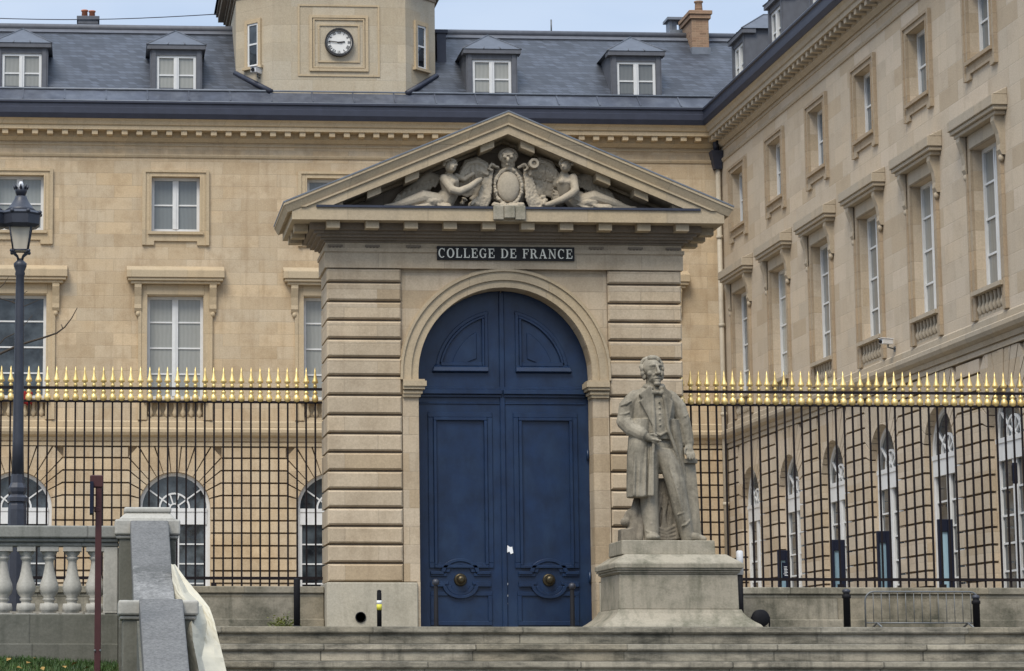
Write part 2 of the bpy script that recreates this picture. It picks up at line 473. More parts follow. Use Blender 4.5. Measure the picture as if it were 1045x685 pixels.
M['red'] = paint('red_cloth', (.22,.015,.015), .8, .2, .2)
M['wood'] = paint('twig_bark', (.06,.048,.038), .9, .2, .1)
M['paper'] = paint('white_paper', (.8,.8,.8), .8, .03, .2)
M['lampglass'] = glass('lantern_glass', (.42,.38,.32), .05, .2)
M['pipe'] = paint('pale_drainpipe', (.42,.37,.29), .6, .1, .3)
# ---------------------------------------------------------------- the setting
def sheet(name, x0, x1, y0, y1, z, mat):
    o = MB().add([(x0,y0,z),(x1,y0,z),(x1,y1,z),(x0,y1,z)], [(0,1,2,3)]).build(name, mat)
    return tag(o, kind='structure')
STREET = -2.5
YP, YF, YFENCE, YLIP = 49.0, 75.5, 49.6, 45.5
XW = xat(740, YF, 350)
sheet('ground', -900, 900, -300, 1800, STREET, M['asphalt'])
tb = MB().prism([(-30, 36.12), (1.1, 36.12), (1.1, YLIP + .2), (40, YLIP + .2), (40, 50.2), (-30, 50.2)], STREET + .002, 0.0, 'z')
tag(tb.build('terrace', M['paving']), kind='structure')
tag(MB().box(-30, 40, 50.2, 80, STREET + .003, .012).build('courtyard_ground', M['court']), kind='structure')

# ---------------------------------------------------------------- facades of the two buildings
Z_ARCHTOP = zat(482, YF)
A_R = 1.02
Z_SP = Z_ARCHTOP - A_R
Z_STR0, Z_STR1 = zat(450, YF - .1), zat(437, YF - .2)
Z_BP0, Z_BP1 = zat(428, YF), zat(411, YF)
Z_W1B, Z_W1T = Z_BP1 + .10, zat(302, YF)
Z_HD0, Z_HD1 = zat(289, YF - .35), zat(275.5, YF - .35)
Z_W2B, Z_W2T = zat(236.5, YF), zat(180.5, YF)
Z_FR = zat(160, YF)
Z_DN0, Z_DN1 = zat(138.5, YF - .3), zat(133, YF - .42)
Z_CO1 = zat(121.5, YF - .6)
Z_GU1 = zat(104, YF - .62)
Z_RF = zat(94, YF + .1)
W1, W2 = 1.62, 1.40
SLOPE = .85
RIDGE_D = 3.1
Z_RIDGE = Z_RF + SLOPE * RIDGE_D
Z_MID = (Z_HD1 + Z_W2B) / 2

def band(mb, x0, x1, z0, z1, ops, y0=0.0, y1=.5):
    """a strip of wall with openings (xc, w, zb, zt, arch radius or 0)"""
    x = x0
    for xc, w, zb, zt, r in sorted(ops):
        mb.box(x, xc - w/2, y0, y1, z0, z1)
        if zb > z0 + 1e-4: mb.box(xc - w/2, xc + w/2, y0, y1, z0, zb)
        if r:
            n = 20
            arc = [(xc + r * math.cos(PI - PI*k/n), zt + r * math.sin(PI*k/n)) for k in range(n + 1)]
            h = n // 2
            mb.prism([(xc - w/2, z1)] + arc[:h+1] + [(xc, z1)], y0, y1)
            mb.prism([(xc, z1)] + arc[h:] + [(xc + w/2, z1)], y0, y1)
        elif zt < z1 - 1e-4:
            mb.box(xc - w/2, xc + w/2, y0, y1, zt, z1)
        x = xc + w/2
    mb.box(x, x1, y0, y1, z0, z1)

def profile(mb, x0, x1, pts):
    mb.prism(pts, x0, x1, 'x')

def arch_window(parent, loc, panel=False):
    r, zs = A_R, Z_SP
    f = MB()
    y0, y1 = .17, .25
    f.ring(0, zs, r - .10, r + .002, 0, PI, 24, y0, y1)
    f.box(-r - .002, -r + .10, y0, y1, 0.02, zs); f.box(r - .10, r + .002, y0, y1, 0.02, zs)
    f.box(-r + .10, r - .10, y0 - .03, y1, zs - .46, zs - .02)
    f.box(-r + .10, r - .10, y0 - .05, y1 - .01, zs - .10, zs - .0)
    f.box(-.09, .09, y0 - .01, y1, .02, zs - .46)
    for sx in (-1, 1):
        f.box(sx*.09, sx*.14, y0+.01, y1, .02, zs - .46)
        f.box(sx*(r-.16), sx*(r-.10), y0+.01, y1, .02, zs - .46)
    for k in range(1, 6):
        z = zs - .46 - .56*k
        if z > .5:
            f.box(-r + .16, -.14, y0+.02, y1-.01, z - .02, z + .02); f.box(.14, r - .16, y0+.02, y1-.01, z - .02, z + .02)
    f.box(-r + .16, -.14, y0+.01, y1, .02, .75); f.box(.14, r - .16, y0+.01, y1, .02, .75)
    f.ring(0, zs, .40, .45, 0, PI, 16, y0+.01, y1-.01)
    f.ring(0, zs, .11, .15, 0, PI, 10, y0+.01, y1-.01)
    for a in (36, 72, 108, 144):
        t = math.radians(a); u = Vector((math.cos(t), 0, math.sin(t))); v = Vector((-math.sin(t), 0, math.cos(t))) * .02
        for a0, a1 in ((.15, .40), (.45, r - .10)):
            if a0 > .2 and a in (72, 108): continue
            p, q = u*a0, u*a1
            b = Vector((0, 0, zs))
            f.hexa([tuple(b+p-v+Vector((0,y0+.015,0))), tuple(b+q-v+Vector((0,y0+.015,0))), tuple(b+q-v+Vector((0,y1-.015,0))), tuple(b+p-v+Vector((0,y1-.015,0))),
                    tuple(b+p+v+Vector((0,y0+.015,0))), tuple(b+q+v+Vector((0,y0+.015,0))), tuple(b+q+v+Vector((0,y1-.015,0))), tuple(b+p+v+Vector((0,y1-.015,0)))])
    o = f.build('arched_window', M['white'], parent, loc)
    n = 20
    poly = [(r - .005, .02)] + [((r-.005) * math.cos(PI*k/n), zs + (r-.005) * math.sin(PI*k/n)) for k in range(n+1)] + [(-r + .005, .02)]
    MB().prism(poly, .225, .235).build('pane', M['dark_glass'], o)
    return o

def casement(parent, loc, w, z0, z1, bars, glass_mat, name='window', y=.20, fw=.085):
    f = MB()
    x = w/2
    f.box(-x, -x+fw, y, y+.09, z0, z1); f.box(x-fw, x, y, y+.09, z0, z1)
    f.box(-x+fw, x-fw, y, y+.09, z0, z0+fw*1.2); f.box(-x+fw, x-fw, y, y+.09, z1-fw, z1)
    f.box(-fw, fw, y-.015, y+.085, z0+fw*1.2, z1-fw)
    f.box(-.02, .02, y-.035, y-.015, z0+fw*1.2, z1-fw)
    for k in range(1, bars + 1):
        z = z0 + (z1 - z0) * k / (bars + 1)
        f.box(-x+fw, -fw, y+.02, y+.075, z-.022, z+.022); f.box(fw, x-fw, y+.02, y+.075, z-.022, z+.022)
    o = f.build(name, M['white'], parent, loc)
    MB().box(-x+.01, x-.01, y+.05, y+.06, z0+.01, z1-.01).build('pane', glass_mat, o)
    return o

def hood(parent, loc, mat):
    m = MB()
    h = 1.41
    d0, d1 = Z_HD0, Z_HD1
    e = (d1 - d0)
    m.box(-h, h, -.33, .0, d0 + e*.45, d1)
    m.box(-h+.04, h-.04, -.29, .0, d0 + e*.22, d0 + e*.45)
    m.box(-h+.12, h-.12, -.23, .0, d0, d0 + e*.22)
    m.add([(-h, -.33, d1), (h, -.33, d1), (h, 0, d1 + .16), (-h, 0, d1 + .16), (-h, 0, d1), (h, 0, d1)], [(0,1,2,3), (1,5,2), (0,3,4), (0,4,5,1), (4,3,2,5)])
    m.box(-.84, .84, -.07, .0, d0 - .30, d0)
    o = m.build('window_hood', mat, parent, loc, bev=.012)
    for sx in (-1, 1):
        b = MB()
        prof = [(0, d0), (-.21, d0), (-.22, d0-.10), (-.18, d0-.22), (-.13, d0-.36), (-.10, d0-.58), (-.12, d0-.70), (-.07, d0-.80), (0, d0-.80)]
        b.prism(prof, sx*1.08 - .10, sx*1.08 + .10, 'x')
        b.ball((sx*1.08, -.06, d0-.86), (.07, .06, .08), 10, 6)
        b.build('console', mat, o)
    return o

def surround1(parent, loc, mat):
    m = MB()
    for sx in (-1, 1):
        m.box(sx*W1/2, sx*(W1/2+.24), -.055, 0, Z_BP0 - .02, Z_HD0 - .001)
        m.box(sx*(W1/2+.17), sx*(W1/2+.26), -.08, -.002, Z_BP0 - .02, Z_HD0 - .003)
    m.box(-W1/2, W1/2, -.053, 0, Z_W1T, Z_HD0 - .31)
    return m.build('window_surround', mat, parent, loc)

def surround2(parent, loc, mat):
    m = MB()
    o, i = .94, W2/2
    zt, zb = zat(175, YF), zat(250.5, YF)
    for sx in (-1, 1):
        m.box(sx*i, sx*o, -.05, 0, zb + .12, zt)
        m.box(sx*(o-.07), sx*(o+.03), -.085, -.001, zb, zt + .03)
        m.box(sx*(i+.004), sx*(i+.05), -.07, -.002, Z_W2B, Z_W2T)
        m.box(sx*.62, sx*(o-.07), -.06, 0, zb, zb + .12)
    m.box(-i, i, -.05, 0, Z_W2T, zt)
    m.box(-o + .07, o - .07, -.085, -.002, zt - .04, zt + .03)
    m.box(-i, i, -.052, 0, zb + .12, Z_W2B - .09)
    m.box(-i - .1, i + .1, -.11, 0.1, Z_W2B - .09, Z_W2B - .01)
    return m.build('window_surround', mat, parent, loc)

def balcony_panel(parent, loc, mat):
    m = MB()
    w = W1/2
    m.box(-w - .1, w + .1, -.13, .1, Z_BP1, Z_BP1 + .09)
    m.box(-w, w, .0, .08, Z_BP0, Z_BP0 + .07)
    for k in range(7):
        x = -w + .11 + k * (2*w - .22) / 6
        m.lathe([(.045, Z_BP0+.07), (.05, Z_BP0+.10), (.085, Z_BP0+.18), (.04, Z_BP0+.30), (.055, Z_BP1-.03), (.055, Z_BP1)], (x, .02, 0), 8)
    m.box(-w, w, .12, .16, Z_BP0, Z_BP1)
    return m.build('balcony_panel', mat, parent, loc)

def rustication(parent, x0, x1, bays, mat):
    m = MB()
    r, zs, g, B = A_R + .012, Z_SP, .05, 1.32
    zt = zat(467.5, YF)
    nl = 4
    y0, y1 = -.02, .14
    lv = [zs + (zt - zs) * k / nl for k in range(nl + 1)]
    hcourse = (zt - zs) / nl
    low = []
    z = zs
    while z > .2:
        low.append((max(z - hcourse, 0), z)); z -= hcourse
    piers = [(None, bays[0])] + [(bays[i], bays[i+1]) for i in range(len(bays)-1)] + [(bays[-1], None)]
    def P(c, s, zz):
        h = zz - zs
        n = math.hypot(B, h)
        return (c + s * r * B / n, zs + r * h / n), (c + s * B, zz)
    for a, b in piers:
        xa = x0 if a is None else a + r
        xb = x1 if b is None else b - r
        if xb - xa < .05: continue
        for z0, z1 in low:
            m.box(xa, xb, y0, y1, z0 + g/2, z1 - g/2)
        for k in range(nl):
            lo, hi = [], []
            for zz, L in ((lv[k] + g/2, lo), (lv[k+1] - g/2, hi)):
                if a is None: L.append((x0, zz))
                else: L += list(P(a, 1, zz))
                if b is None: L.append((x1, zz))
                else: L += list(P(b, -1, zz))[::-1]
            if (a is not None and a + B > x1 - .02) or (b is not None and b - B < x0 + .02): continue
            m.prism(lo + hi[::-1], y0, y1)
    zk = Z_STR0 - .16
    m.box(x0, x1, y0, y1, zk + g/2, Z_STR0 + .049)
    for a, b in piers:
        xa = x0 if a is None else a + B + g*.4
        xb = x1 if b is None else b - B - g*.4
        if xb - xa > .1: m.box(xa, xb, y0, y1, zt + g/2, zk - g/2)
    for c in bays:
        t0 = math.atan2(zt - zs, B)
        ths = [t0 + (PI - 2*t0) * k / 7 for k in range(8)]
        for k in range(7):
            e = .011
            p = []
            for t, d in ((ths[k], e), (ths[k+1], -e)):
                tt = t + d
                inn = (c + r*math.cos(tt), zs + r*math.sin(tt))
                tx = (zk - zs) / math.sin(tt) * math.cos(tt)
                if abs(tx) > B: out = (c + math.copysign(B, tx), zs + B * abs(math.tan(tt)))
                else: out = (c + tx, zk)
                p.append((inn, out))
            m.prism([p[0][0], p[0][1], p[1][1], p[1][0]], y0 - (.012 if k == 3 else 0), y1)
    return m.build('rustication', mat, parent)

def dormer(parent, loc, glass_mat):
    d = MB()
    zb, zt = Z_RF - .12, zat(46.5, YF + .1)
    wz0, wz1 = zat(96.5, YF + .1), zat(56.5, YF + .1)
    hw, ww = .755, .575
    dep = (zt - Z_RF) / SLOPE + .1
    d.box(-hw, -ww, 0, .3, zb, zt); d.box(ww, hw, 0, .3, zb, zt)
    d.box(-ww, ww, 0, .3, wz1, zt); d.box(-ww, ww, -.03, .3, zb, wz0)
    for sx in (-1, 1):
        x = sx*(hw-.04)
        d.prism([(.3, zb), (dep, zt), (.3, zt)], x - .04, x + .04, 'x')
        d.box(sx*(ww+.02), sx*(ww+.14), -.025, 0, zb, zt - .12)
    d.box(-hw - .10, hw + .10, -.10, .3, zt - .13, zt)
    o = d.build('dormer', M['dormer'], parent, loc)
    r = MB()
    za = zat(31.3, YF + .8)
    e = .12
    back = dep + .9
    r.add([(-hw-e, -e, zt+.002), (hw+e, -e, zt+.002), (hw+e, back, zt+.002), (-hw-e, back, zt+.002), (0, .75, za), (0, back, za)],
          [(0,1,4), (1,2,5,4), (3,0,4,5), (0,3,2,1), (2,3,5)])
    for a, b in (((-hw-e, -e, zt), (0, .75, za)), ((hw+e, -e, zt), (0, .75, za)), ((0, .75, za), (0, back, za)), ((-.25, -e, zt), (-.12, .42, (zt+za)/2)), ((.25, -e, zt), (.12, .42, (zt+za)/2))):
        r.tube([a, b], .022, 6)
    r.build('dormer_roof', M['dormerroof'], o)
    casement(o, (0, -.02, 0), ww*2, wz0, wz1, 1, glass_mat, 'dormer_window', y=.06, fw=.075)
    return o

def building(root, x0, x1, bays, st, trim, ground_ops=True, glass1='curtain', glass2='sky_glass', panels=None, cornice_ext=(0, 0), roof_x=None, dormers=(), depth=10.0, jamb=None, arch_shift=0.0):
    wl = MB()
    ab = [b + arch_shift for b in bays]
    band(wl, x0, x1 + (.4 if root is main else 0), 0.0, Z_STR0 + .05, [(b, 2*A_R, 0, Z_SP, A_R) for b in ab], .14, .5)
    band(wl, x0, x1, Z_STR0 + .05, Z_MID, [(b, W1, Z_BP0, Z_W1T, 0) for b in bays])
    band(wl, x0, x1, Z_MID, Z_CO1, [(b, W2, Z_W2B, Z_W2T, 0) for b in bays])
    wl.build('wall', st, root)
    rustication(root, x0, x1, ab, st)
    s = MB()
    profile(s, x0, x1, [(0, Z_STR0), (-.07, Z_STR0), (-.10, Z_STR0+.10), (-.20, Z_STR0+.16), (-.24, Z_STR0+.24), (-.24, Z_STR1-.03), (-.20, Z_STR1), (0, Z_STR1+.05)])
    profile(s, x0, x1, [(0, Z_STR0 - .14), (-.05, Z_STR0 - .14), (-.05, Z_STR0 - .04), (0, Z_STR0 - .04)])
    profile(s, x0, x1, [(0, Z_STR1 + .05), (-.035, Z_STR1 + .05), (-.035, Z_BP0 - .08), (0, Z_BP0 - .04)])
    s.build('string_course', trim, root)
    c = MB()
    xa, xb = x0 - cornice_ext[0], x1 + cornice_ext[1]
    profile(c, xa, xb, [(0, Z_DN0 - .14), (-.05, Z_DN0 - .14), (-.14, Z_DN0 - .04), (-.14, Z_DN1), (-.44, Z_DN1), (-.44, Z_DN1+.12), (-.48, Z_DN1+.14), (-.52, Z_CO1-.06), (-.58, Z_CO1), (0, Z_CO1)])
    profile(c, x0, x1, [(0, Z_FR - .03), (-.03, Z_FR - .03), (-.055, Z_FR + .03), (-.055, Z_FR + .06), (0, Z_FR + .06)])
    profile(c, x0, x1, [(0, Z_FR + .30), (-.03, Z_FR + .31), (-.03, Z_FR + .36), (0, Z_FR + .37)])
    x = x0 + .22
    while x < x1 - .1:
        c.box(x - .085, x + .085, -.40, -.14, Z_DN0 + .0, Z_DN1 - .004)
        x += .43
    c.build('cornice', trim, root)
    gu = MB()
    profile(gu, xa, xb, [(0, Z_CO1+.002), (-.60, Z_CO1+.002), (-.66, Z_CO1+.14), (-.66, Z_GU1-.20), (-.62, Z_GU1-.17), (-.62, Z_GU1-.08), (-.66, Z_GU1-.05), (-.66, Z_GU1), (-.60, Z_GU1), (0, Z_GU1 - .02)])
    gu.build('gutter', M['lead'], root)
    z = MB()
    profile(z, xa, xb, [(0, Z_GU1 - .02), (-.58, Z_GU1 + .002), (-.57, Z_GU1 + .04), (-.02, Z_RF), (.1, Z_RF)])
    for k in range(int((xb - xa) / 1.2)):
        xx = xa + .4 + k * 1.2
        z.hexa([(xx-.02,-.56,Z_GU1+.05),(xx+.02,-.56,Z_GU1+.05),(xx+.02,-.02,Z_RF),(xx-.02,-.02,Z_RF),(xx-.02,-.56,Z_GU1+.08),(xx+.02,-.56,Z_GU1+.08),(xx+.02,-.02,Z_RF+.03),(xx-.02,-.02,Z_RF+.03)])
    zb_ = MB()
    zb_.tube([(xa, -.03, Z_RF + .03), (xb, -.03, Z_RF + .03)], .035, 6)
    zb_.tube([(xa, -.64, Z_GU1 + .005), (xb, -.64, Z_GU1 + .005)], .018, 6)
    zb_.build('zinc_bead', M['zinc'], root)
    z.build('zinc_flashing', M['leadflash'], root)
    ra, rb = roof_x or (xa, xb)
    rf = MB()
    profile(rf, ra, rb, [(0, Z_RF - .02), (RIDGE_D, Z_RIDGE), (RIDGE_D + 1.5, Z_RIDGE + .10), (depth, Z_RF - .02)])
    ro = rf.build('roof', M['slate'], root)
    rg = MB()
    rg.tube([(ra, RIDGE_D, Z_RIDGE), (rb, RIDGE_D, Z_RIDGE)], .11, 8)
    rg.hexa([(ra, RIDGE_D-.30, Z_RIDGE-.25), (rb, RIDGE_D-.30, Z_RIDGE-.25), (rb, RIDGE_D+.1, Z_RIDGE-.05), (ra, RIDGE_D+.1, Z_RIDGE-.05), (ra, RIDGE_D-.32, Z_RIDGE-.22), (rb, RIDGE_D-.32, Z_RIDGE-.22), (rb, RIDGE_D+.08, Z_RIDGE+.03), (ra, RIDGE_D+.08, Z_RIDGE+.03)])
    rg.build('ridge', M['dormer'], ro)
    bk = MB().box(x0, x1, .5, depth, 0.0, Z_RF - .03)
    bk.build('body', st, root)
    first = None
    for i, b in enumerate(bays):
        if first is None:
            first = [arch_window(root, (b + arch_shift,0,0)), casement(root, (b,0,0), W1, Z_W1B, Z_W1T, 3, M[glass1], 'window'),
                     casement(root, (b,0,0), W2, Z_W2B, Z_W2T, 1, M[glass2], 'window'),
                     hood(root, (b,0,0), trim), surround1(root, (b,0,0), jamb or trim), surround2(root, (b,0,0), jamb or trim), balcony_panel(root, (b,0,0), trim)]
        else:
            for o in first:
                dup(o, root, (b + (arch_shift if o.name.startswith('arched') else 0),0,0))
    fd = None
    for b in dormers:
        if fd is None: fd = dormer(root, (b, .1, 0), M['curtain'])
        else: dup(fd, root, (b, .1, 0))

# main building
main = empty('palace_building', (0, YF, 0), 'tan stone palace front with slate roof, dormers and a clock tower behind the gate', 'building')
bays = [xat(20, YF, 300), xat(179, YF, 300), xat(337, YF, 300), xat(499, YF, 300), xat(655, YF, 300)]
step = (bays[4] - bays[0]) / 4
bays = [bays[1] + step * k for k in range(-2, 4)]
dm = [xat(22, YF, 75) - step, xat(22, YF, 75), xat(180, YF, 75), xat(502.5, YF, 75), xat(650, YF, 75)]
building(main, bays[0] - 3.0, XW, bays, M['ashlar'], M['ashlar_trim'], cornice_ext=(0, .0), roof_x=(bays[0] - 3.0, XW + 4.4), dormers=dm)
# the window on the far left of the first floor is uncurtained
for o in main.children:
    if o.name.startswith('window') and abs(o.location.x - bays[1]) < .01 and o.children and o.data.vertices:
        if max(v.co.z for v in o.data.vertices) < Z_HD1:
            p = o.children[0]; p.data = p.data.copy(); p.data.materials[0] = M['dark_glass']

# clock tower
tx0, tx1 = xat(277.5, YF - .05, 60), xat(414, YF - .05, 60)
cx = (tx0 + tx1) / 2
ch = 1.0
ZT0, ZT1 = Z_GU1 + .1, zat(-3, YF - .05) + .42
plan = [(tx0, -.05), (tx1, -.05), (tx1 + ch, -.05 + ch), (tx1 + ch, 5.2), (tx0 - ch, 5.2), (tx0 - ch, -.05 + ch)]
def off(plan, d):
    n = len(plan); out = []
    for i in range(n):
        p0, p1, p2 = Vector(plan[i-1]), Vector(plan[i]), Vector(plan[(i+1) % n])
        a = (p1 - p0).normalized(); b = (p2 - p1).normalized()
        na, nb = Vector((a.y, -a.x)), Vector((b.y, -b.x))
        h = (na + nb); h = h / h.dot(na)
        out.append(tuple(p1 + h * d))
    return out
t = MB()
t.prism(plan, ZT0, ZT1, 'z')
t.prism(off(plan, .05), ZT0 - .3, ZT0 + .22, 'z')
tower = t.build('clock_tower', M['tower'], main)
t = MB()
for d, z0, z1 in ((.04, -.22, -.14), (.10, 0, .12), (.16, .12, .22), (.32, .24, .42), (.38, .42, .52)):
    t.prism(off(plan, d), ZT1 + z0, ZT1 + z1, 'z')
t.build('tower_cornice', M['shaded_stone'], tower)
t = MB()
pl2 = off(plan, .45)
t.add([(p[0], p[1], ZT1 + .52) for p in pl2] + [(cx + (p[0]-cx)*.55, 2.6 + (p[1]-2.6)*.55, ZT1 + 2.8) for p in pl2],
      [[i, (i+1) % 6, 6 + (i+1) % 6, 6 + i] for i in range(6)] + [list(range(6, 12))])
t.build('tower_roof', M['slate'], tower)
# framed panel round the clock
kz = zat(44, YF - .05, 343)
t = MB()
def frame(mb, x0, x1, z0, z1, w, ya, yb):
    mb.box(x0, x1, ya, yb, z1 - w, z1); mb.box(x0, x1, ya, yb, z0, z0 + w)
    mb.box(x0, x0 + w, ya, yb, z0 + w, z1 - w); mb.box(x1 - w, x1, ya, yb, z0 + w, z1 - w)
px = 1 / 35.8
frame(t, cx - 31*px, cx + 31*px, kz - 30.5*px, kz + 29.5*px, .08, -.10, -.05)
frame(t, cx - 27*px, cx + 27*px, kz - 27*px, kz + 26*px, .04, -.085, -.05)
frame(t, cx - 22*px, cx + 22*px, kz - 21*px, kz + 20*px, .05, -.08, -.05)
frame(t, cx - 43*px, cx + 43*px, kz - 36*px, kz + 41*px, .05, -.075, -.05)
t.box(tx0 - .02, tx1 + .02, -.13, -.05, ZT0 - .1, ZT0 + .1)
t.build('tower_panel', M['ashlar_trim'], tower)
# clock
c = MB(); R = 13.6*px
N = 40
c.prism([(cx + R*math.cos(2*PI*k/N), kz + R*math.sin(2*PI*k/N)) for k in range(N)], -.13, -.05)
clock = c.build('clock', M['clockface'], main)
c = MB(); c.ring(cx, kz, R - .01, R + .04, 0, 2*PI, 48, -.20, -.04); c.build('clock_rim', M['clockblack'], clock)
c = MB(); c.ring(cx, kz, R - .045, R - .03, 0, 2*PI, 48, -.134, -.128)
def stroke(mb, cxx, czz, rot, x0, z0, x1, z1, w, ya, yb):
    d = Vector((x1 - x0, z1 - z0)).normalized(); n = Vector((-d.y, d.x)) * w / 2
    pts = [Vector((x0, z0)) - n, Vector((x1, z1)) - n, Vector((x1, z1)) + n, Vector((x0, z0)) + n]
    cs, sn = math.cos(rot), math.sin(rot)
    mb.prism([(cxx + p.x*cs + p.y*sn, czz - p.x*sn + p.y*cs) for p in pts], ya, yb)
ROM = {1:'I',2:'II',3:'III',4:'IIII',5:'V',6:'VI',7:'VII',8:'VIII',9:'IX',10:'X',11:'XI',12:'XII'}
for h, sx in ROM.items():
    wd = {'I': .028, 'V': .06, 'X': .06}
    tot = sum(wd[q] for q in sx); x = -tot/2
    rot = 2*PI*h/12
    for i, q in enumerate(sx):
        a = x + wd[q]/2; e = .0004*i
        zt0, zt1 = R*.66, R*.90
        if q == 'I': stroke(c, cx, kz, rot, a, zt0, a, zt1, .013, -.136-e, -.13)
        elif q == 'V':
            stroke(c, cx, kz, rot, a-.022, zt1, a, zt0, .014, -.136-e, -.13); stroke(c, cx, kz, rot, a+.022, zt1, a, zt0, .008, -.1362-e, -.13)
        else:
            stroke(c, cx, kz, rot, a-.022, zt1, a+.022, zt0, .014, -.136-e, -.13); stroke(c, cx, kz, rot, a+.022, zt1, a-.022, zt0, .008, -.1362-e, -.13)
        x += wd[q]
c.build('numerals', M['clockblack'], clock)
c = MB(); stroke(c, cx, kz, 2*PI*(2.78/12), 0, -.05, 0, R*.45, .036, -.15, -.14); c.build('hour_hand', M['clockblack'], clock)
c = MB(); stroke(c, cx, kz, 2*PI*(46/60), 0, -.08, 0, R*.80, .026, -.16, -.152); c.build('minute_hand', M['clockblack'], clock)
# windows of the chamfered corners
for sx in (-1, 1):
    mid = Vector(((tx0 if sx < 0 else tx1) + sx*ch*.5, -.05 + ch*.5))
    e = bpy.data.objects.new('tower_window', None)
    n = Vector((sx*.7071, -.7071)); tg = Vector((.7071, sx*.7071))
    z0, z1 = zat(66, YF + .4, 262), zat(24, YF + .4, 262)
    def TB(u0, u1, d0, d1, za, zb, mb):
        P = lambda u, d, z: (mid.x + tg.x*u + n.x*d, mid.y + tg.y*u + n.y*d, z)
        mb.hexa([P(u0,d1,za), P(u1,d1,za), P(u1,d0,za), P(u0,d0,za), P(u0,d1,zb), P(u1,d1,zb), P(u1,d0,zb), P(u0,d0,zb)])
    bpy.data.objects.remove(e)
    m = MB(); w = .21
    TB(-w-.10, -w, -.1, .07, z0-.06, z1+.12, m); TB(w, w+.10, -.1, .07, z0-.06, z1+.12, m); TB(-w, w, -.1, .07, z1, z1+.12, m); TB(-w-.16, w+.16, -.1, .12, z0-.14, z0-.06, m)
    m.build('tower_window_surround', M['ashlar_trim'], tower)
    m = MB()
    TB(-w, -w+.06, 0, .04, z0-.06, z1, m); TB(w-.06, w, 0, .04, z0-.06, z1, m); TB(-w+.06, w-.06, 0, .04, z1-.06, z1, m); TB(-w+.06, w-.06, 0, .04, z0-.06, z0, m)
    TB(-w+.06, w-.06, 0, .035, (z0+z1)/2-.03, (z0+z1)/2+.02, m)
    m.build('tower_window', M['white'], tower)
    m = MB(); TB(-w+.01, w-.01, -.05, .015, z0-.05, z1-.01, m); m.build('tower_window_pane', M['dark_glass'], tower)
# lead flashing where the tower meets the roof
for a, b in (((tx0 - .03, -.10, Z_RF), (tx0 - ch - .03, ch - .10, Z_RF + SLOPE*(ch-.1))), ((tx1 + .03, -.10, Z_RF), (tx1 + ch + .03, ch - .10, Z_RF + SLOPE*(ch-.1)))):
    MB().tube([a, b], .09, 6).build('tower_flashing', M['lead'], tower)

# chimneys, vents and antenna
def chimney_block(name, x, y, z0, z1, w, d, mat):
    m = MB()
    m.box(x - w/2, x + w/2, y - d/2, y + d/2, z0, z1 - .25)
    m.box(x - w/2 - .06, x + w/2 + .06, y - d/2 - .06, y + d/2 + .06, z1 - .25, z1 - .12)
    m.box(x - w/2 - .10, x + w/2 + .10, y - d/2 - .10, y + d/2 + .10, z1 - .12, z1)
    return m.build(name, mat, main, bev=.01)
y0 = RIDGE_D - .5
bx = xat(712, YF + y0, 30)
bz = zat(9, YF + y0 - .6, 712)
bc = chimney_block('chimney', bx, y0 + .3, Z_RIDGE - 1.3, bz, .52, 1.3, M['brick'])
MB().lathe([(.13, bz), (.12, bz+.14), (.11, bz+.3), (.14, bz+.32), (.14, bz+.36)], (bx + .02, y0 - .1, 0), 12).build('chimney_pot', M['brick'], bc)
MB().lathe([(.12, bz), (.11, bz+.18), (.12, bz+.22)], (bx - .04, y0 + .5, 0), 12).build('chimney_pot', M['brick'], bc)
m = MB().box(bx - .29, bx + .29, y0 - .40, y0 + .2, Z_RIDGE - 1.4, Z_RIDGE - .56); m.build('chimney_base', M['zinc'], bc)
vx = xat(690, YF + RIDGE_D + 1, 30)
m = MB()
m.box(vx - .25, vx + .25, RIDGE_D + .8, RIDGE_D + 1.4, Z_RIDGE - .2, Z_RIDGE + .38)
m.prism([(vx-.36, Z_RIDGE + .1), (vx+.36, Z_RIDGE + .1), (vx+.24, Z_RIDGE+.38), (vx-.24, Z_RIDGE+.38)], RIDGE_D + .7, RIDGE_D + 1.5)
for sx in (-1, 1): m.box(vx + sx*.2 - .04, vx + sx*.2 + .04, RIDGE_D + .85, RIDGE_D + 1.35, Z_RIDGE + .38, Z_RIDGE + .72)
m.box(vx - .18, vx + .0, RIDGE_D + .9, RIDGE_D + 1.3, Z_RIDGE + .38, Z_RIDGE + .72)
m.box(vx - .32, vx + .32, RIDGE_D + .75, RIDGE_D + 1.45, Z_RIDGE + .72, Z_RIDGE + .80)
m.build('vent_stack', M['zinc'], main)
lx = xat(90, YF + RIDGE_D + 1.5, 20)
lz = zat(19, YF + RIDGE_D + 1.5, 90)
lc = chimney_block('chimney', lx, RIDGE_D + 1.5, Z_RIDGE - .3, lz, .5, .5, M['dormer'])
for dx, h in ((-.11, .26), (.12, .24)):
    MB().lathe([(.10, lz), (.085, lz+h*.8), (.11, lz+h*.85), (.11, lz+h)], (lx + dx, RIDGE_D + 1.5, 0), 12).build('chimney_pot', M['terracotta'], lc)
m = MB().tube([(xat(562, YF + 3.2, 30), RIDGE_D, Z_RIDGE), (xat(562, YF + 3.2, 30), RIDGE_D, zat(21, YF + 3.2, 562))], .025, 6)
m.build('antenna', M['steel'], main)
vx = xat(446, YF + 2, 50)
m = MB().box(vx - .05, vx + .22, 1.6, 2.3, Z_RF + 1.2, Z_RF + 2.35); m.box(vx - .10, vx + .27, 1.55, 2.35, Z_RF + 2.25, Z_RF + 2.35)
m.build('roof_vent', M['lead'], main)

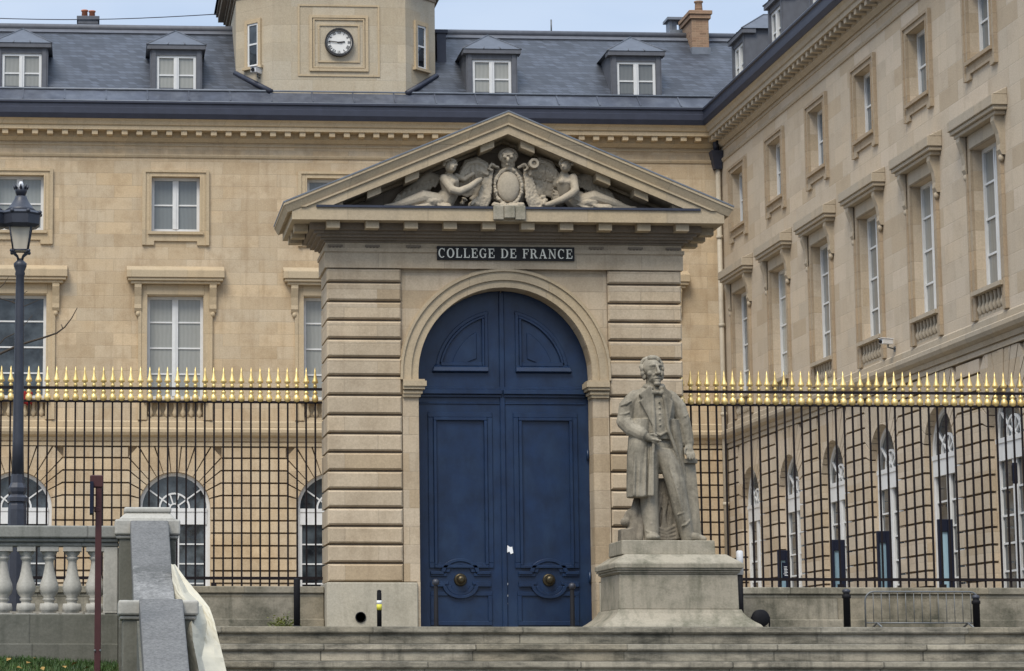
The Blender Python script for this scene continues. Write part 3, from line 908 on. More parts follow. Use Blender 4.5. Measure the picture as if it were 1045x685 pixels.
# right wing, at right angles to the palace front: local x runs towards the viewer, local -y points into the court
wing = empty('wing_building', (XW, YF, -.004), 'long greyish stone wing running forward on the right side of the court', 'building', rz=-PI/2)
wb = [2.07 + 4.15*k for k in range(6)]
building(wing, .0, 26.6, wb, M['wing'], M['wing_trim'], roof_x=(-3.0, 26.6), dormers=wb, cornice_ext=(-.002, 0), jamb=M['wing_jamb'], arch_shift=.5)
# raised strip at the corner joint: pale drainpipe with a lead hopper
dx = XW - .12
m = MB(); m.tube([(dx, -.14, zat(590, YF)), (dx, -.14, zat(168, YF))], .075, 10)
for k in range(5): m.tube([(dx, -.14, 1.5 + k*2.6), (dx, -.14, 1.6 + k*2.6)], .095, 10)
dp = m.build('drainpipe', M['pipe'], main)
m = MB(); m.hexa([(dx-.12,-.26,zat(168,YF)), (dx+.1,-.26,zat(168,YF)), (dx+.1,-.02,zat(168,YF)), (dx-.12,-.02,zat(168,YF)), (dx-.24,-.42,zat(150,YF)), (dx+.1,-.42,zat(150,YF)), (dx+.1,-.02,zat(150,YF)), (dx-.24,-.02,zat(150,YF))])
m.tube([(dx - .05, -.2, zat(150, YF)), (dx - .1, -.3, Z_DN1)], .09, 8)
m.build('hopper', M['lead'], dp)
# ---------------------------------------------------------------- the gateway
XP = xat(515.5, YP, 500) + .03
gate = empty('gateway', (XP, YP, 0), 'tall stone gateway with a carved triangular pediment and blue double door', 'gateway')
gz = lambda y, dy=0.0: zat(y, YP + dy, 515)
PO, PI_ = 3.36, 1.95            # pier outer and inner half widths
AR, ASP = 1.64, gz(382)
Z_PL, Z_AR, Z_FT = gz(595), gz(275.5), gz(250)
DEP = 1.15
w = MB()
band(w, -PI_, PI_, 0.0, Z_AR, [(0, 2*AR, 0, ASP, AR)], 0, DEP)
w.build('arch_wall', M['gate'], gate)
for sx in (-1, 1):
    core = MB()
    a, b = sx*PI_, sx*PO
    core.box(sx*(PI_ + .001), b - sx*.07, 0.0, DEP, Z_PL, Z_AR)
    p = core.build('pier', M['shaded_stone'], gate)
    m = MB()
    n = 17
    ys = [595, 575.2, 556.2, 537.6, 519, 500.3, 481.5, 462.4, 443.4, 424.5, 404.5, 385, 366.5, 347.4, 328.4, 309.4, 290, 274.8]
    zs = [gz(y) for y in ys]
    for k in range(n):
        z0, z1 = zs[k] + .021, zs[k+1] - .021
        # one course: a bevelled block, front and return
        bv = .030
        xi, xo = sx*(PI_ + .012), b
        A = [(xi, 0.0), (xo - sx*.08, 0.0), (xo - sx*.08, DEP)]
        x0_, x1_ = min(xi, xo), max(xi, xo)
        yf, yb = -.085, DEP + .04
        vs = [(x0_ + bv, yf, z0 + bv), (x1_ - bv, yf, z0 + bv), (x1_ - bv, yf, z1 - bv), (x0_ + bv, yf, z1 - bv),
              (x0_, yf + bv, z0), (x1_, yf + bv, z0), (x1_, yf + bv, z1), (x0_, yf + bv, z1),
              (x0_, yb - bv, z0), (x1_, yb - bv, z0), (x1_, yb - bv, z1), (x0_, yb - bv, z1),
              (x0_ + bv, yb, z0 + bv), (x1_ - bv, yb, z0 + bv), (x1_ - bv, yb, z1 - bv), (x0_ + bv, yb, z1 - bv)]
        fs = [(0,1,2,3), (4,5,1,0), (5,6,2,1), (6,7,3,2), (7,4,0,3), (4,8,9,5), (5,9,10,6), (6,10,11,7), (7,11,8,4), (8,12,13,9), (9,13,14,10), (10,14,15,11), (11,15,12,8), (12,15,14,13)]
        m.add(vs, fs)
    m.build('rusticated_block_courses', M['gate'], p)
    m = MB()
    m.box(sx*(AR + .0) if False else sx*1.70, sx*(PO + .03), -.13, DEP + .06, .0, Z_PL)
    m.build('plinth', M['plinth'], p, bev=.015)
    m = MB()
    m.box(sx*(AR + .003), sx*1.70, -.06, .2, 0.0, Z_PL + .02)
    m.box(sx*(AR + .004), sx*(PI_ - .005), -.045, .0, Z_PL + .02, gz(406))
    m.build('jamb', M['gate'], p)
    m = MB()
    zi0, zi1 = gz(406), gz(388.5)
    for d, q0, q1 in ((.03, 0, .18), (.06, .18, .34), (.10, .42, .60), (.13, .60, .9), (.10, .9, 1)):
        m.box(sx*(AR - d), sx*(PI_ - .006), -.07 - d, .30, zi0 + (zi1 - zi0)*q0, zi0 + (zi1 - zi0)*q1)
    m.box(sx*(AR - .02), sx*(PI_ - .006), -.06, .29, zi0 + (zi1-zi0)*.33, zi0 + (zi1-zi0)*.43)
    m.build('impost', M['gate_trim'], p)
m = MB()
for r0, r1, y in ((AR + .003, AR + .14, -.045), (AR + .14, AR + .30, -.085), (AR + .30, AR + .345, -.12), (AR + .345, AR + .372, -.06)):
    m.ring(0, ASP, r0, r1, -.0, PI, 48, y, .0)
for sx in (-1, 1):
    for r0, r1, y in ((AR + .003, AR + .14, -.045), (AR + .14, AR + .30, -.085), (AR + .30, AR + .345, -.12)):
        m.box(sx*r0, sx*r1, y, 0, zi1, ASP)
m.build('archivolt', M['gate_trim'], gate)
# entablature
CW = 4.22                   # half width of the cornice edge
m = MB()
def course(mb, hw, y0, z0, z1, yb=DEP + .1):
    mb.box(-hw, hw, y0, yb, z0, z1)
course(m, PO + .04, -.11, Z_AR, Z_AR + .30)
course(m, PO + .065, -.135, Z_AR + .30, Z_AR + .37)
course(m, PO + .02, -.09, Z_AR + .37, Z_FT)
m.build('frieze', M['gate'], gate)
m = MB()
for d, y in ((.07, 250), (.12, 247.5), (.20, 244.5), (.24, 242), (.32, 239.5)):
    pass
zc0 = gz(226, -.73)
steps_ = [(.05, 0, .12), (.12, .12, .26), (.20, .26, .42), (.26, .42, .60), (.34, .60, 1.0)]
for d, q0, q1 in steps_:
    course(m, PO + d, -.07 - d, Z_FT + (zc0 - Z_FT)*q0, Z_FT + (zc0 - Z_FT)*q1 + (.0 if q1 < 1 else -.0), DEP + d)
m.build('bed_moulding', M['shaded_stone'], gate)
gx = lambda x, y, d: at(x, y, YP + d).x - XP
m = MB()
zg0, zg1 = zc0, gz(213.5, -.73)
HW = 4.06
m.box(-HW, HW, -.73, DEP + .6, zg0 + .002, zg1)
m.build('cornice', M['gate_trim'], gate)
for k in range(-4, 6):
    x = (k - .5) * .73
    MB().box(x - .125, x + .125, -.64, -.40, zg0 - .135, zg0 + .001).build('modillion', M['gate_trim'], gate)
for sx in (-1, 1):
    for y in (-.20, .5, 1.15):
        MB().box(sx*(HW-.34), sx*(HW-.08), y, y+.25, zg0 - .135, zg0 + .001).build('modillion', M['gate_trim'], gate)
for x in (-3.2, -2.5, -1.72, 1.75, 2.5, 3.22):
    m = MB()
    m.box(x - .14, x + .14, -.115, -.09, gz(254.2), gz(252.2))
    for q in (-.10, -.035, .03, .095):
        m.box(x + q - .02, x + q + .02, -.108, -.09, gz(257.3), gz(254.2))
    m.box(x - .14, x + .14, -.105, -.09, gz(259), gz(257.6))
    m.build('gutta_ornament', M['shaded_stone'], gate)
# pediment
zap = gz(114.5, -.78)
zen = gz(209.5, -.78)
SL = (zap - zen) / CW
m = MB()
def rake(mb, off0, off1, y0, y1, hw0, sx):
    """a band of the raking cornice, off below the top edge, cut plumb at the end"""
    T = lambda x, o: zap - SL*x - o
    fl = zg1 + .003 + off0*.002
    xt, xb = (zap - off0 - fl)/SL, (zap - off1 - fl)/SL
    P = [(0, T(0, off1)), (0, T(0, off0))]
    if xt <= hw0: P += [(sx*xt, fl)]
    else:
        P += [(sx*hw0, T(hw0, off0))]
        P += [(sx*hw0, fl)] if xb < hw0 else [(sx*hw0, T(hw0, off1))]
    if xb < hw0: P += [(sx*xb, fl)]
    mb.prism(P, y0, y1)
for sx in (-1, 1):
    rake(m, .0, .05, -.82, DEP + .7, CW, sx)
    T = lambda x, o: zap - SL*x - o
    q0, q1, h0, h1 = .05, .20, CW - .01, CW - .08
    p = [(0, -.745, T(0, q1)), (sx*h1, -.745, T(h1, q1)), (sx*h1, DEP + .7, T(h1, q1)), (0, DEP + .7, T(0, q1)),
         (0, -.808, T(0, q0)), (sx*h0, -.808, T(h0, q0)), (sx*h0, DEP + .7, T(h0, q0)), (0, DEP + .7, T(0, q0))]
    if sx < 0: p = [p[1], p[0], p[3], p[2], p[5], p[4], p[7], p[6]]
    m.hexa(p)
    rake(m, .20, .235, -.765, DEP + .6, CW - .06, sx)
    rake(m, .235, .405, -.73, DEP + .6, HW, sx)
    rake(m, .405, .46, -.12, DEP + .6, HW - .4, sx)
m.build('raking_cornice', M['gate_trim'], gate)
m = MB()
for sx in (-1, 1):
    rake(m, -.028, -.001, -.83, DEP + .71, CW + .01, sx)
m.build('pediment_lead_cap', M['zinc'], gate)
m = MB()
for sx in (-1, 1):
    for k in range(5):
        x = .38 + k * .712
        if x > 3.0 or k == 1: continue
        zt_ = zap - .405 - SL*x
        MB().prism([(sx*(x-.13), zt_ + SL*.13), (sx*(x+.13), zt_ - SL*.13), (sx*(x+.13), zt_ - SL*.13 - .13), (sx*(x-.13), zt_ + SL*.13 - .13)], -.64, -.26).build('modillion', M['gate_trim'], gate)
    MB().box(sx*3.10, sx*3.35, -.64, -.2, zg1 + .01, zg1 + .14).build('modillion', M['gate_trim'], gate)
m = MB()
m.prism([(-3.5, zg1 + .001), (3.5, zg1 + .001), (0, zap - .35)], .02, DEP)
m.build('tympanum', M['shaded_stone'], gate)
m = MB(); m.box(-HW + .45, HW - .45, -.76, .02, zg1 + .001, zg1 + .045)
m.build('lead_flashing', M['lead'], gate)
# name board with serif capitals
sgx0, sgx1 = gx(446, 259, -.13), gx(586, 259, -.13)
sz0, sz1 = gz(266, -.13), gz(252, -.13)
m = MB(); m.box(sgx0, sgx1, -.150, -.09, sz0, sz1)
board = m.build('name_board', M['sign'], gate)
LH = (sz1 - sz0) * .68
LB = sz0 + (sz1 - sz0) * .16
TK, TN, SR = .19, .085, .07     # thick stem, thin stroke, serif
def letter(mb, ch, x, s):
    n = [0]
    def yv():
        n[0] += 1
        return -.158 - .0006 * n[0]
    def B(x0, x1, z0, z1): mb.box(x + x0*s, x + x1*s, yv(), -.149, LB + z0*s, LB + z1*s)
    def Q(p): mb.prism([(x + a*s, LB + b*s) for a, b in p], yv(), -.149)
    def ARC(cx, cz, rx, rz, ix, iz, a0, a1, k=16):
        P = []
        for i in range(k + 1):
            t = math.radians(a0 + (a1-a0)*i/k); P.append((cx + rx*math.cos(t), cz + rz*math.sin(t)))
        I = []
        for i in range(k + 1):
            t = math.radians(a0 + (a1-a0)*i/k); I.append((cx + ix*math.cos(t), cz + iz*math.sin(t)))
        y = yv()
        for i in range(k):
            mb.prism([(x + p[0]*s, LB + p[1]*s) for p in (P[i], P[i+1], I[i+1], I[i])], y, -.149)
    def stem(x0, wd=TK, ext=.09):
        B(x0, x0 + wd, 0, 1); B(x0 - ext, x0 + wd + ext, 0, SR); B(x0 - ext, x0 + wd + ext, 1 - SR, 1)
    if ch == 'C' or ch == 'G':
        ARC(.48, .5, .46, .52, .27, .44, 48, 312)
        B(.76, .83, .68, .98)
        if ch == 'G': B(.66, .84, .05, .46); B(.56, .94, .40, .46)
        return .92 if ch == 'C' else .98
    if ch == 'O':
        ARC(.5, .5, .48, .52, .28, .44, 0, 360, 28); return 1.0
    if ch == 'L':
        stem(.10); B(.10, .76, 0, TN); Q([(.76, 0), (.80, .30), (.72, .30), (.68, .05)]); return .84
    if ch == 'E' or ch == 'F':
        stem(.10); B(.10, .74, 1-TN, 1); Q([(.70, 1), (.76, 1), (.78, .70), (.71, .72)])
        B(.25, .56, .48, .48 + TN); B(.52, .58, .36, .66)
        if ch == 'E': B(.10, .76, 0, TN); Q([(.78, 0), (.82, .30), (.74, .30), (.70, .05)])
        return .86 if ch == 'E' else .80
    if ch == 'D':
        stem(.10); ARC(.38, .5, .56, .5, .36, .43, -90, 90); B(.2, .40, 0, SR); B(.2, .40, 1-SR, 1); return 1.0
    if ch == 'R':
        stem(.10); ARC(.46, .74, .32, .26, .14, .19, -90, 90); B(.25, .48, 1-SR, 1); B(.25, .48, .48, .48+SR)
        Q([(.40, .50), (.60, .50), (.92, 0), (.70, 0)]); B(.70, .99, 0, SR); return .98
    if ch == 'A':
        Q([(.40, 1), (.58, 1), (.95, 0), (.73, 0)]); Q([(.42, .95), (.48, .85), (.17, 0), (.08, 0)]); B(.22, .75, .28, .36)
        B(-.02, .30, 0, SR); B(.62, 1.04, 0, SR); return 1.04
    if ch == 'N':
        B(.14, .14 + TN, 0, 1); B(.82, .82 + TN, 0, 1); Q([(.06, 1), (.28, 1), (.90, 0), (.76, 0)]); B(.02, .32, 0, SR); B(.68, 1.0, 1-SR, 1); B(.0, .2, 1-SR, 1); return 1.04
    return .62
m = MB()
txt = 'COLLEGE DE FRANCE'
tmp = MB(); tw = 0
for ch in txt: tw += letter(tmp, ch, 0, LH) + (.17 if ch != ' ' else 0)
k = (sgx1 - sgx0 - .03) / (tw * LH)
x = 0
cxs = (sgx0 + .02)
for ch in txt:
    m = MB()
    x += (letter(m, ch, x, LH) + (.17 if ch != ' ' else 0)) * LH
    m.v = [(cxs + v[0]*k, v[1], v[2]) for v in m.v]
    if m.v: m.build('letter', M['letter'], board)

# the double door
YD = .40
ZD = 0.02
def dz(y): return zat(y, YP + YD, 515)
for sx in (-1, 1):
    m = MB()
    r = AR - .004
    arc = [(sx*.012, ASP + r)] + [(sx*r*math.sin(PI/2*k/14), ASP + r*math.cos(PI/2*k/14)) for k in range(1, 15)]
    m.prism([(sx*.012, ZD)] + arc + [(sx*r, ZD)], YD, YD + .10)
    leaf = m.build('door_leaf', M['door'], gate)
    if sx < 0: pass
    # arched upper panel
    q = MB()
    xi, zb = .26, dz(378)
    def quarter(mb, inset, ya, yb, wd):
        r1 = 1.28 - inset; x0 = xi + inset; z0 = zb + inset
        zt = ASP + math.sqrt(max(r1*r1 - x0*x0, 0)); xr = math.sqrt(max(r1*r1 - (z0-ASP)**2, 0))
        mb.box(sx*x0, sx*(x0+wd), ya, yb, z0, zt - .06)
        mb.box(sx*(x0+wd), sx*(xr-.03), ya, yb, z0, z0 + wd*1.5)
        a0, a1 = math.atan2(z0-ASP + wd*1.5, xr), math.atan2(zt-ASP, x0)
        mb.ring(0, ASP, r1 - wd, r1, a0, a1, 16, ya + .001, yb, sx)
    quarter(q, 0, YD - .03, YD + .01, .07)
    quarter(q, .07, YD - .055, YD + .01, .05)
    q.hexa([(sx*(xi+.0), YD-.09, zb-.03), (sx*1.33, YD-.09, zb-.03), (sx*1.33, YD, zb-.06), (sx*xi, YD, zb-.06), (sx*(xi+.0), YD-.07, zb+.05), (sx*1.30, YD-.07, zb+.05), (sx*1.28, YD, zb+.11), (sx*(xi+.05), YD, zb+.11)])
    q.prism([(sx*(xi+.22), zb+.22)] + [(sx*.98*math.cos(t), ASP + .98*math.sin(t)) for t in [math.radians(8 + (58-8)*k/10) for k in range(11)]] + [(sx*(xi+.22), ASP+.84)], YD - .025, YD)
    q.build('arched_panel', M['door'], leaf, bev=.008)
    # rails
    q = MB()
    for y0, y1, d in ((395, 398, .03), (398, 403, .10), (403, 406, .05), (411, 413, .02)):
        q.box(sx*.012, sx*(AR-.06), YD - d, YD, dz(y1), dz(y0))
    q.build('transom_rail', M['door'], leaf, bev=.012)
    # tall panel
    q = MB()
    x0, x1, z0, z1 = .20, 1.42, dz(580), dz(421)
    for ins, d, wd in ((0, .03, .10), (.10, .06, .06)):
        xa, xb = sorted((sx*(x0+ins), sx*(x1-ins)))
        frame(q, xa, xb, z0 + ins*.0, z1 - ins, wd, YD - d, YD)
    q.build('tall_panel', M['door'], leaf, bev=.008)
    # curved mouldings round the knob, and the lower panel
    q = MB()
    kx, kz2 = .835, dz(592)
    for r0, s2, yy in ((.27, 1, kz2 + .13), (.25, -1, kz2 - .10)):
        for e, d in ((0, .06), (.06, .035)):
            a0 = .15
            q.ring(sx*kx, yy, r0 - e - .06, r0 - e, s2*0.05, s2*(PI-.05), 20, YD - d, YD, 1.35)
            q.box(sx*.26, sx*(kx - 1.35*r0 + e + .05), YD - d + .002, YD, yy - .03*s2 - e*s2*.6, yy + .03*s2 - e*s2*.6)
            q.box(sx*(kx + 1.35*r0 - e - .05), sx*1.40, YD - d + .002, YD, yy - .03*s2 - e*s2*.6, yy + .03*s2 - e*s2*.6)
    xa, xb = sorted((sx*.24, sx*1.40))
    frame(q, xa, xb, .10, kz2 - .22, .08, YD - .03, YD)
    q.build('lower_panel', M['door'], leaf, bev=.008)
    q = MB()
    q.lathe([(.12, 0), (.12, .02), (.10, .04)], (0, 0, 0), 24)
    q.lathe([(.05, .03), (.045, .08), (.07, .11), (.08, .14), (.07, .17), (.03, .19)], (0,0,0), 20)
    q.v = [(v[0], -v[2], v[1]) for v in q.v]
    q.build('knob', M['brass'], leaf, (sx*kx, YD - .001, kz2))
    if sx > 0:
        q = MB(); q.prism([(.05, dz(564)), (.10, dz(563)), (.12, dz(565.5)), (.17, dz(564.5)), (.15, dz(558)), (.11, dz(558.5)), (.06, dz(556.5))], YD - .012, YD); q.box(.68, .71, YD - .03, YD - .0, dz(517.5), dz(513)) if 0 else None; q.build('notice', M['paper'], leaf)
        for yy, s in ((596, .025), (608, .025), (616, .02)):
            q = MB(); q.box(.035, .035 + s, YD - .012, YD, dz(yy) - s*.7, dz(yy) + s*.7); q.build('lock_plate', M['paper'], leaf)
    q = MB()
    for zz in (.9, 3.2): q.tube([(sx*(AR-.03), YD-.03, zz), (sx*(AR-.03), YD-.03, zz+.2)], .025, 8)
    q.build('hinge', M['door'], leaf)
q = MB(); q.box(-.05, .05, YD - .035, YD + .02, ZD + .01, ASP + AR - .03); q.build('meeting_stile', M['door'], gate, bev=.012)
q = MB(); q.box(-AR, AR, YD + .10, DEP, .0, .015); q.build('door_sill', M['steps'], gate)
m = MB(); m.lathe([(.10, 0), (.10, .02), (.085, .03), (.085, -.0)], (0,0,0), 20)
m.v = [(v[0], -v[2], v[1]) for v in m.v]
m.build('vent_cap', M['blackpaint'], gate, (gx(368, 630, -.13), -.131, zat(630, YP - .13, 368)))

# ------------------------------------------------ the carving in the pediment
YR = -.0
def rp(zx, zy, d=0.15):     # point on the enlarged view of the relief -> local gateway coordinates, d metres in front of the tympanum
    p = at(370 + zx/3.483, 140 + zy/3.483, YP - d)
    return Vector((p.x - XP, -d, p.z))
PX = 49/2700/3.483
def blob(mb, zx, zy, rx, rz, d, ry=None, rot=0):
    Mx = Matrix.Rotation(math.radians(rot), 3, 'Y')
    mb.ball(rp(zx, zy, d), (rx*PX, (ry or (rx+rz)/2)*PX, rz*PX), 14, 9, Mx)
def limb(mb, pts, rad):
    mb.tube([rp(*p) for p in pts], [r*PX for r in rad], 10, True, 'round')
def angel(head, neck, chest, waist, hip, arm1, arm2, legs, wing_pts, drapes, face):
    b = MB()
    limb(b, [(*neck, .40), (*chest, .40), (*waist, .32), (*hip, .26)], [15, 36, 33, 40])
    limb(b, [(*head, .50), (*neck, .42)], [11, 12])
    blob(b, *head, 22, 27, .50)
    blob(b, head[0] + face*5, head[1] + 5, 14, 19, .57)
    blob(b, head[0] + face*10, head[1] + 5, 3.5, 6, .66)        # nose
    for e in (-6, 9): blob(b, head[0] + face*7 + e, head[1] - 2, 5, 3, .63)
    blob(b, head[0] + face*8, head[1] + 15, 5, 3, .63)
    for pts, rad in arm1 + arm2 + legs: limb(b, pts, rad)
    for x, y in ((chest[0] - 12, chest[1]), (chest[0] + 14, chest[1] + 2)): blob(b, x, y, 12, 12, .52)
    fig = fuse(b, 'angel_figure', M['relief'], gate, voxel=.013, smooth=2)
    h = MB()
    r2 = random.Random(3)
    for k in range(26):
        a = r2.uniform(-.2, PI + .2); blob(h, head[0] - face*2 + 21*math.cos(a), head[1] - 6 - 17*math.sin(a), 7, 6, .52 + r2.uniform(-.05, .1))
    fuse(h, 'hair', M['relief'], fig, voxel=.013, smooth=1)
    d = MB()
    for x, y, rx, rz, dd, ro in drapes: blob(d, x, y, rx, rz, dd, None, ro)
    for x, y, rx, rz, dd, ro in drapes:
        for k in range(3):
            a = math.radians(ro + r2.uniform(-25, 25)); L = rx*.8
            y2 = y + r2.uniform(-.6, .6)*rz
            limb(d, [(x - L*math.cos(a), y2 - L*math.sin(a), dd + .10), (x, y2 + 4, dd + .15), (x + L*math.cos(a), y2 + L*math.sin(a), dd + .10)], [3, 5, 3])
    fuse(d, 'drapery', M['relief'], fig, voxel=.014, smooth=1, disp=(.03, .08))
    wg = MB()
    (ax, ay), (bx_, by_), (cx_, cy_) = wing_pts
    limb(wg, [(ax, ay, .10), (bx_, by_, .16), (cx_, cy_, .10)], [16, 22, 10])
    nf = 11
    for k in range(nf):
        t = k / (nf - 1)
        sx_, sy_ = (bx_ + (cx_ - bx_)*t*.9, by_ + (cy_ - by_)*t*.9)
        ex, ey = (ax + (cx_ - ax)*(.25 + .95*t), ay + 62 + (cy_ - ay - 28)*(.2 + .9*t))
        limb(wg, [(sx_, sy_, .16), ((sx_+ex)/2, (sy_+ey)/2, .19), (ex, ey, .10)], [7, 9, 5])
    for k in range(9):
        t = k / 8
        sx_, sy_ = (ax + (cx_ - ax)*t, ay + (cy_ - ay)*t - 2)
        limb(wg, [(sx_, sy_, .2), (sx_ + (cx_ - ax)*.10, sy_ + 28, .22)], [8, 5])
    fuse(wg, 'feathered_wing', M['relief'], fig, voxel=.014, smooth=1)
    return fig
angel((313, 102), (306, 132), (308, 158), (312, 195), (285, 232),
      [([(290, 148, .48), (318, 188, .58), (345, 194, .60)], [18, 16, 15]), ([(345, 194, .60), (380, 178, .58), (410, 156, .46), (420, 150, .44)], [15, 13, 11, 8])],
      [([(332, 140, .3), (362, 150, .36), (392, 130, .38)], [13, 11, 8])],
      [([(270, 228, .34), (215, 214, .40), (160, 232, .40)], [30, 26, 19]), ([(160, 232, .40), (110, 246, .36), (82, 248, .36)], [19, 13, 10]), ([(84, 248, .36), (74, 254, .42)], [9, 7]),
       ([(275, 240, .30), (220, 240, .34), (170, 252, .36), (110, 258, .34)], [24, 20, 14, 9])],
      ((272, 150), (235, 140), (128, 212)),
      [(245, 232, 50, 24, .34, 5), (290, 248, 30, 16, .40, 0), (210, 250, 40, 12, .38, 0), (300, 215, 26, 34, .22, 0)], 1)
angel((722, 100), (716, 130), (720, 158), (725, 195), (765, 232),
      [([(748, 146, .48), (756, 190, .58), (740, 205, .60)], [18, 16, 15]), ([(740, 205, .60), (705, 224, .58), (668, 238, .48), (656, 240, .46)], [15, 13, 11, 9])],
      [([(694, 136, .30), (684, 120, .36), (686, 170, .30)], [12, 11, 10])],
      [([(775, 232, .34), (825, 214, .40), (880, 230, .40)], [30, 26, 19]), ([(880, 230, .40), (930, 250, .36), (955, 256, .36)], [19, 13, 10]),
       ([(780, 244, .30), (850, 252, .38), (910, 258, .38), (968, 254, .36)], [24, 18, 13, 9])],
      ((762, 152), (805, 142), (882, 205)),
      [(800, 236, 48, 22, .36, -5), (850, 250, 44, 12, .40, 0), (770, 222, 30, 30, .26, 0), (700, 215, 30, 34, .18, 0)], -1)
# cartouche
ct = MB()
cxz, czz = 518, 177
for k in range(40):
    t = 2*PI*k/40
    blob(ct, cxz + 47*math.cos(t), czz + 63*math.sin(t), 7, 7, .40)
r2 = random.Random(8)
blob(ct, 518, 182, 72, 84, .14, 44); blob(ct, 518, 178, 50, 66, .30, 26)
limb(ct, [(cxz - 50, 240, .42), (cxz, 250, .48), (cxz + 50, 240, .42)], [9, 10, 9])
cart = fuse(ct, 'cartouche', M['relief'], gate, voxel=.013, smooth=1, disp=(.06, .07))
ov = MB(); blob(ov, cxz, czz, 41, 57, .42, 14)
ov.build('oval_shield', M['relief'], cart)
hd = MB()
limb(hd, [(517, 100, .30), (517, 62, .32)], [26, 24]); blob(hd, 517, 74, 28, 32, .36)
for sx in (-1, 1):
    blob(hd, 517 + sx*12, 70, 8, 6, .52); blob(hd, 517 + sx*26, 72, 7, 14, .38); limb(hd, [(517 + sx*4, 62, .54), (517 + sx*18, 58, .50)], [4, 4])
blob(hd, 517, 80, 6, 11, .56); blob(hd, 517, 97, 10, 4, .50)
for k in range(18):
    a = PI*k/17; blob(hd, 517 + 30*math.cos(a), 70 - 26*math.sin(a), 7, 7, .34)
fuse(hd, 'carved_head', M['relief'], cart, voxel=.013, smooth=1)
def bez(P, t):
    f = t*(len(P)-1); i = min(int(f), len(P)-2); f -= i
    return [P[i][k] + (P[i+1][k]-P[i][k])*f for k in range(len(P[0]))]
def feather_fan(mb, top, bot, n, d, r):
    for k in range(n):
        t = k/(n-1); p, q = bez(top, t), bez(bot, t)
        mxp = ((p[0]+q[0])/2 + r2.uniform(-3, 3), (p[1]+q[1])/2)
        limb(mb, [(*p, d), (*mxp, d + .05), (*q, d - .02)], [r*.9, r, r*.55])
    for k in range(n - 1): limb(mb, [(*bez(top, k/(n-1)), d + .03), (*bez(top, (k+1)/(n-1)), d + .03)], [r*1.3, r*1.3])
for sx in (-1, 1):
    X = lambda x: cxz + sx*x
    fo = MB()
    top = [(X(168), 128), (X(150), 92), (X(112), 80), (X(80), 98), (X(74), 122)]
    feather_fan(fo, top, [(X(172), 200), (X(150), 212), (X(125), 205), (X(104), 190), (X(86), 165)], 13, .20, 8)
    feather_fan(fo, [(x, y + 6) for x, y in top], [(X(164), 160), (X(146), 158), (X(118), 150), (X(96), 146), (X(84), 140)], 11, .30, 7)
    fuse(fo, 'feathered_wing', M['relief'], cart, voxel=.013, smooth=1, disp=(.03, .05))
    mt = MB()
    for k in range(7):
        t = k/6
        limb(mt, [(X(54 + 22*t), 106 + 10*t, .28), (X(62 + 26*t), 160, .36 - .05*t), (X(66 + 40*t), 215, .38 - .05*t), (X(80 + 62*t), 252, .34)], [4, 5, 6, 6])
    blob(mt, X(95), 205, 40, 52, .12, 30)
    for k in range(16): blob(mt, X(r2.uniform(105, 165)), r2.uniform(212, 252), r2.uniform(6, 12), r2.uniform(5, 9), r2.uniform(.22, .40), None, r2.uniform(-60, 60))
    limb(mt, [(X(38), 108, .36), (X(60), 96, .40), (X(70), 112, .40), (X(58), 118, .40)], [6, 7, 6, 5])
    fuse(mt, 'mantle', M['relief'], cart, voxel=.013, smooth=1, disp=(.035, .05))
hn = MB()
hn.tube([rp(608, 94, .52), rp(604, 97, .36), rp(592, 120, .26)], [17*PX, 19*PX, 12*PX], 14, True)
hn.ring(*(lambda p: (p.x, p.z))(rp(609, 93, .53)), 9*PX, 18*PX, 0, 2*PI, 16, -.56, -.50)
hn.build('horn', M['relief'], cart)
hb = MB()
for sx in (-1, 0, 1):
    x = gx(520 + sx*11, 220, -.78)
    hb.box(x - .10, x + .10, -.80 - (.03 if sx == 0 else 0), -.70, gz(224.5 + (0 if sx else -1.5), -.78), gz(213, -.78) + .06)
hb.build('shield_base', M['pedestal'], cart, bev=.015)
# ---------------------------------------------------------------- gilded railings on a low wall
Z_LW = zat(598, YFENCE - .35)
Z_FB, Z_R2, Z_R1 = zat(590, YFENCE), zat(410, YFENCE), zat(396.5, YFENCE)
def fz(y): return zat(y, YFENCE)
barm = MB(); barm.box(-.0165, .0165, -.0165, .0165, Z_LW - .02, Z_R2 - .02)
bar_me = barm.mesh('bar', M['iron'])
fn = MB()
fn.lathe([(.02, Z_R2 - .005), (.056, fz(409.3)), (.064, fz(406.5)), (.052, fz(403.3)), (.022, fz(402.3)), (.05, fz(400.8)), (.042, fz(399.2)), (.02, fz(398.2)), (.02, fz(395.8)), (.026, fz(395.2)),
          (.042, fz(394)), (.032, fz(392.3)), (.02, fz(391.2)), (.062, fz(389.9)), (.055, fz(388.2)), (.033, fz(384.5)), (.018, fz(379.5)), (.005, fz(374.5))], n=10)
fin_me = fn.mesh('gilded_finial', M['gold'])
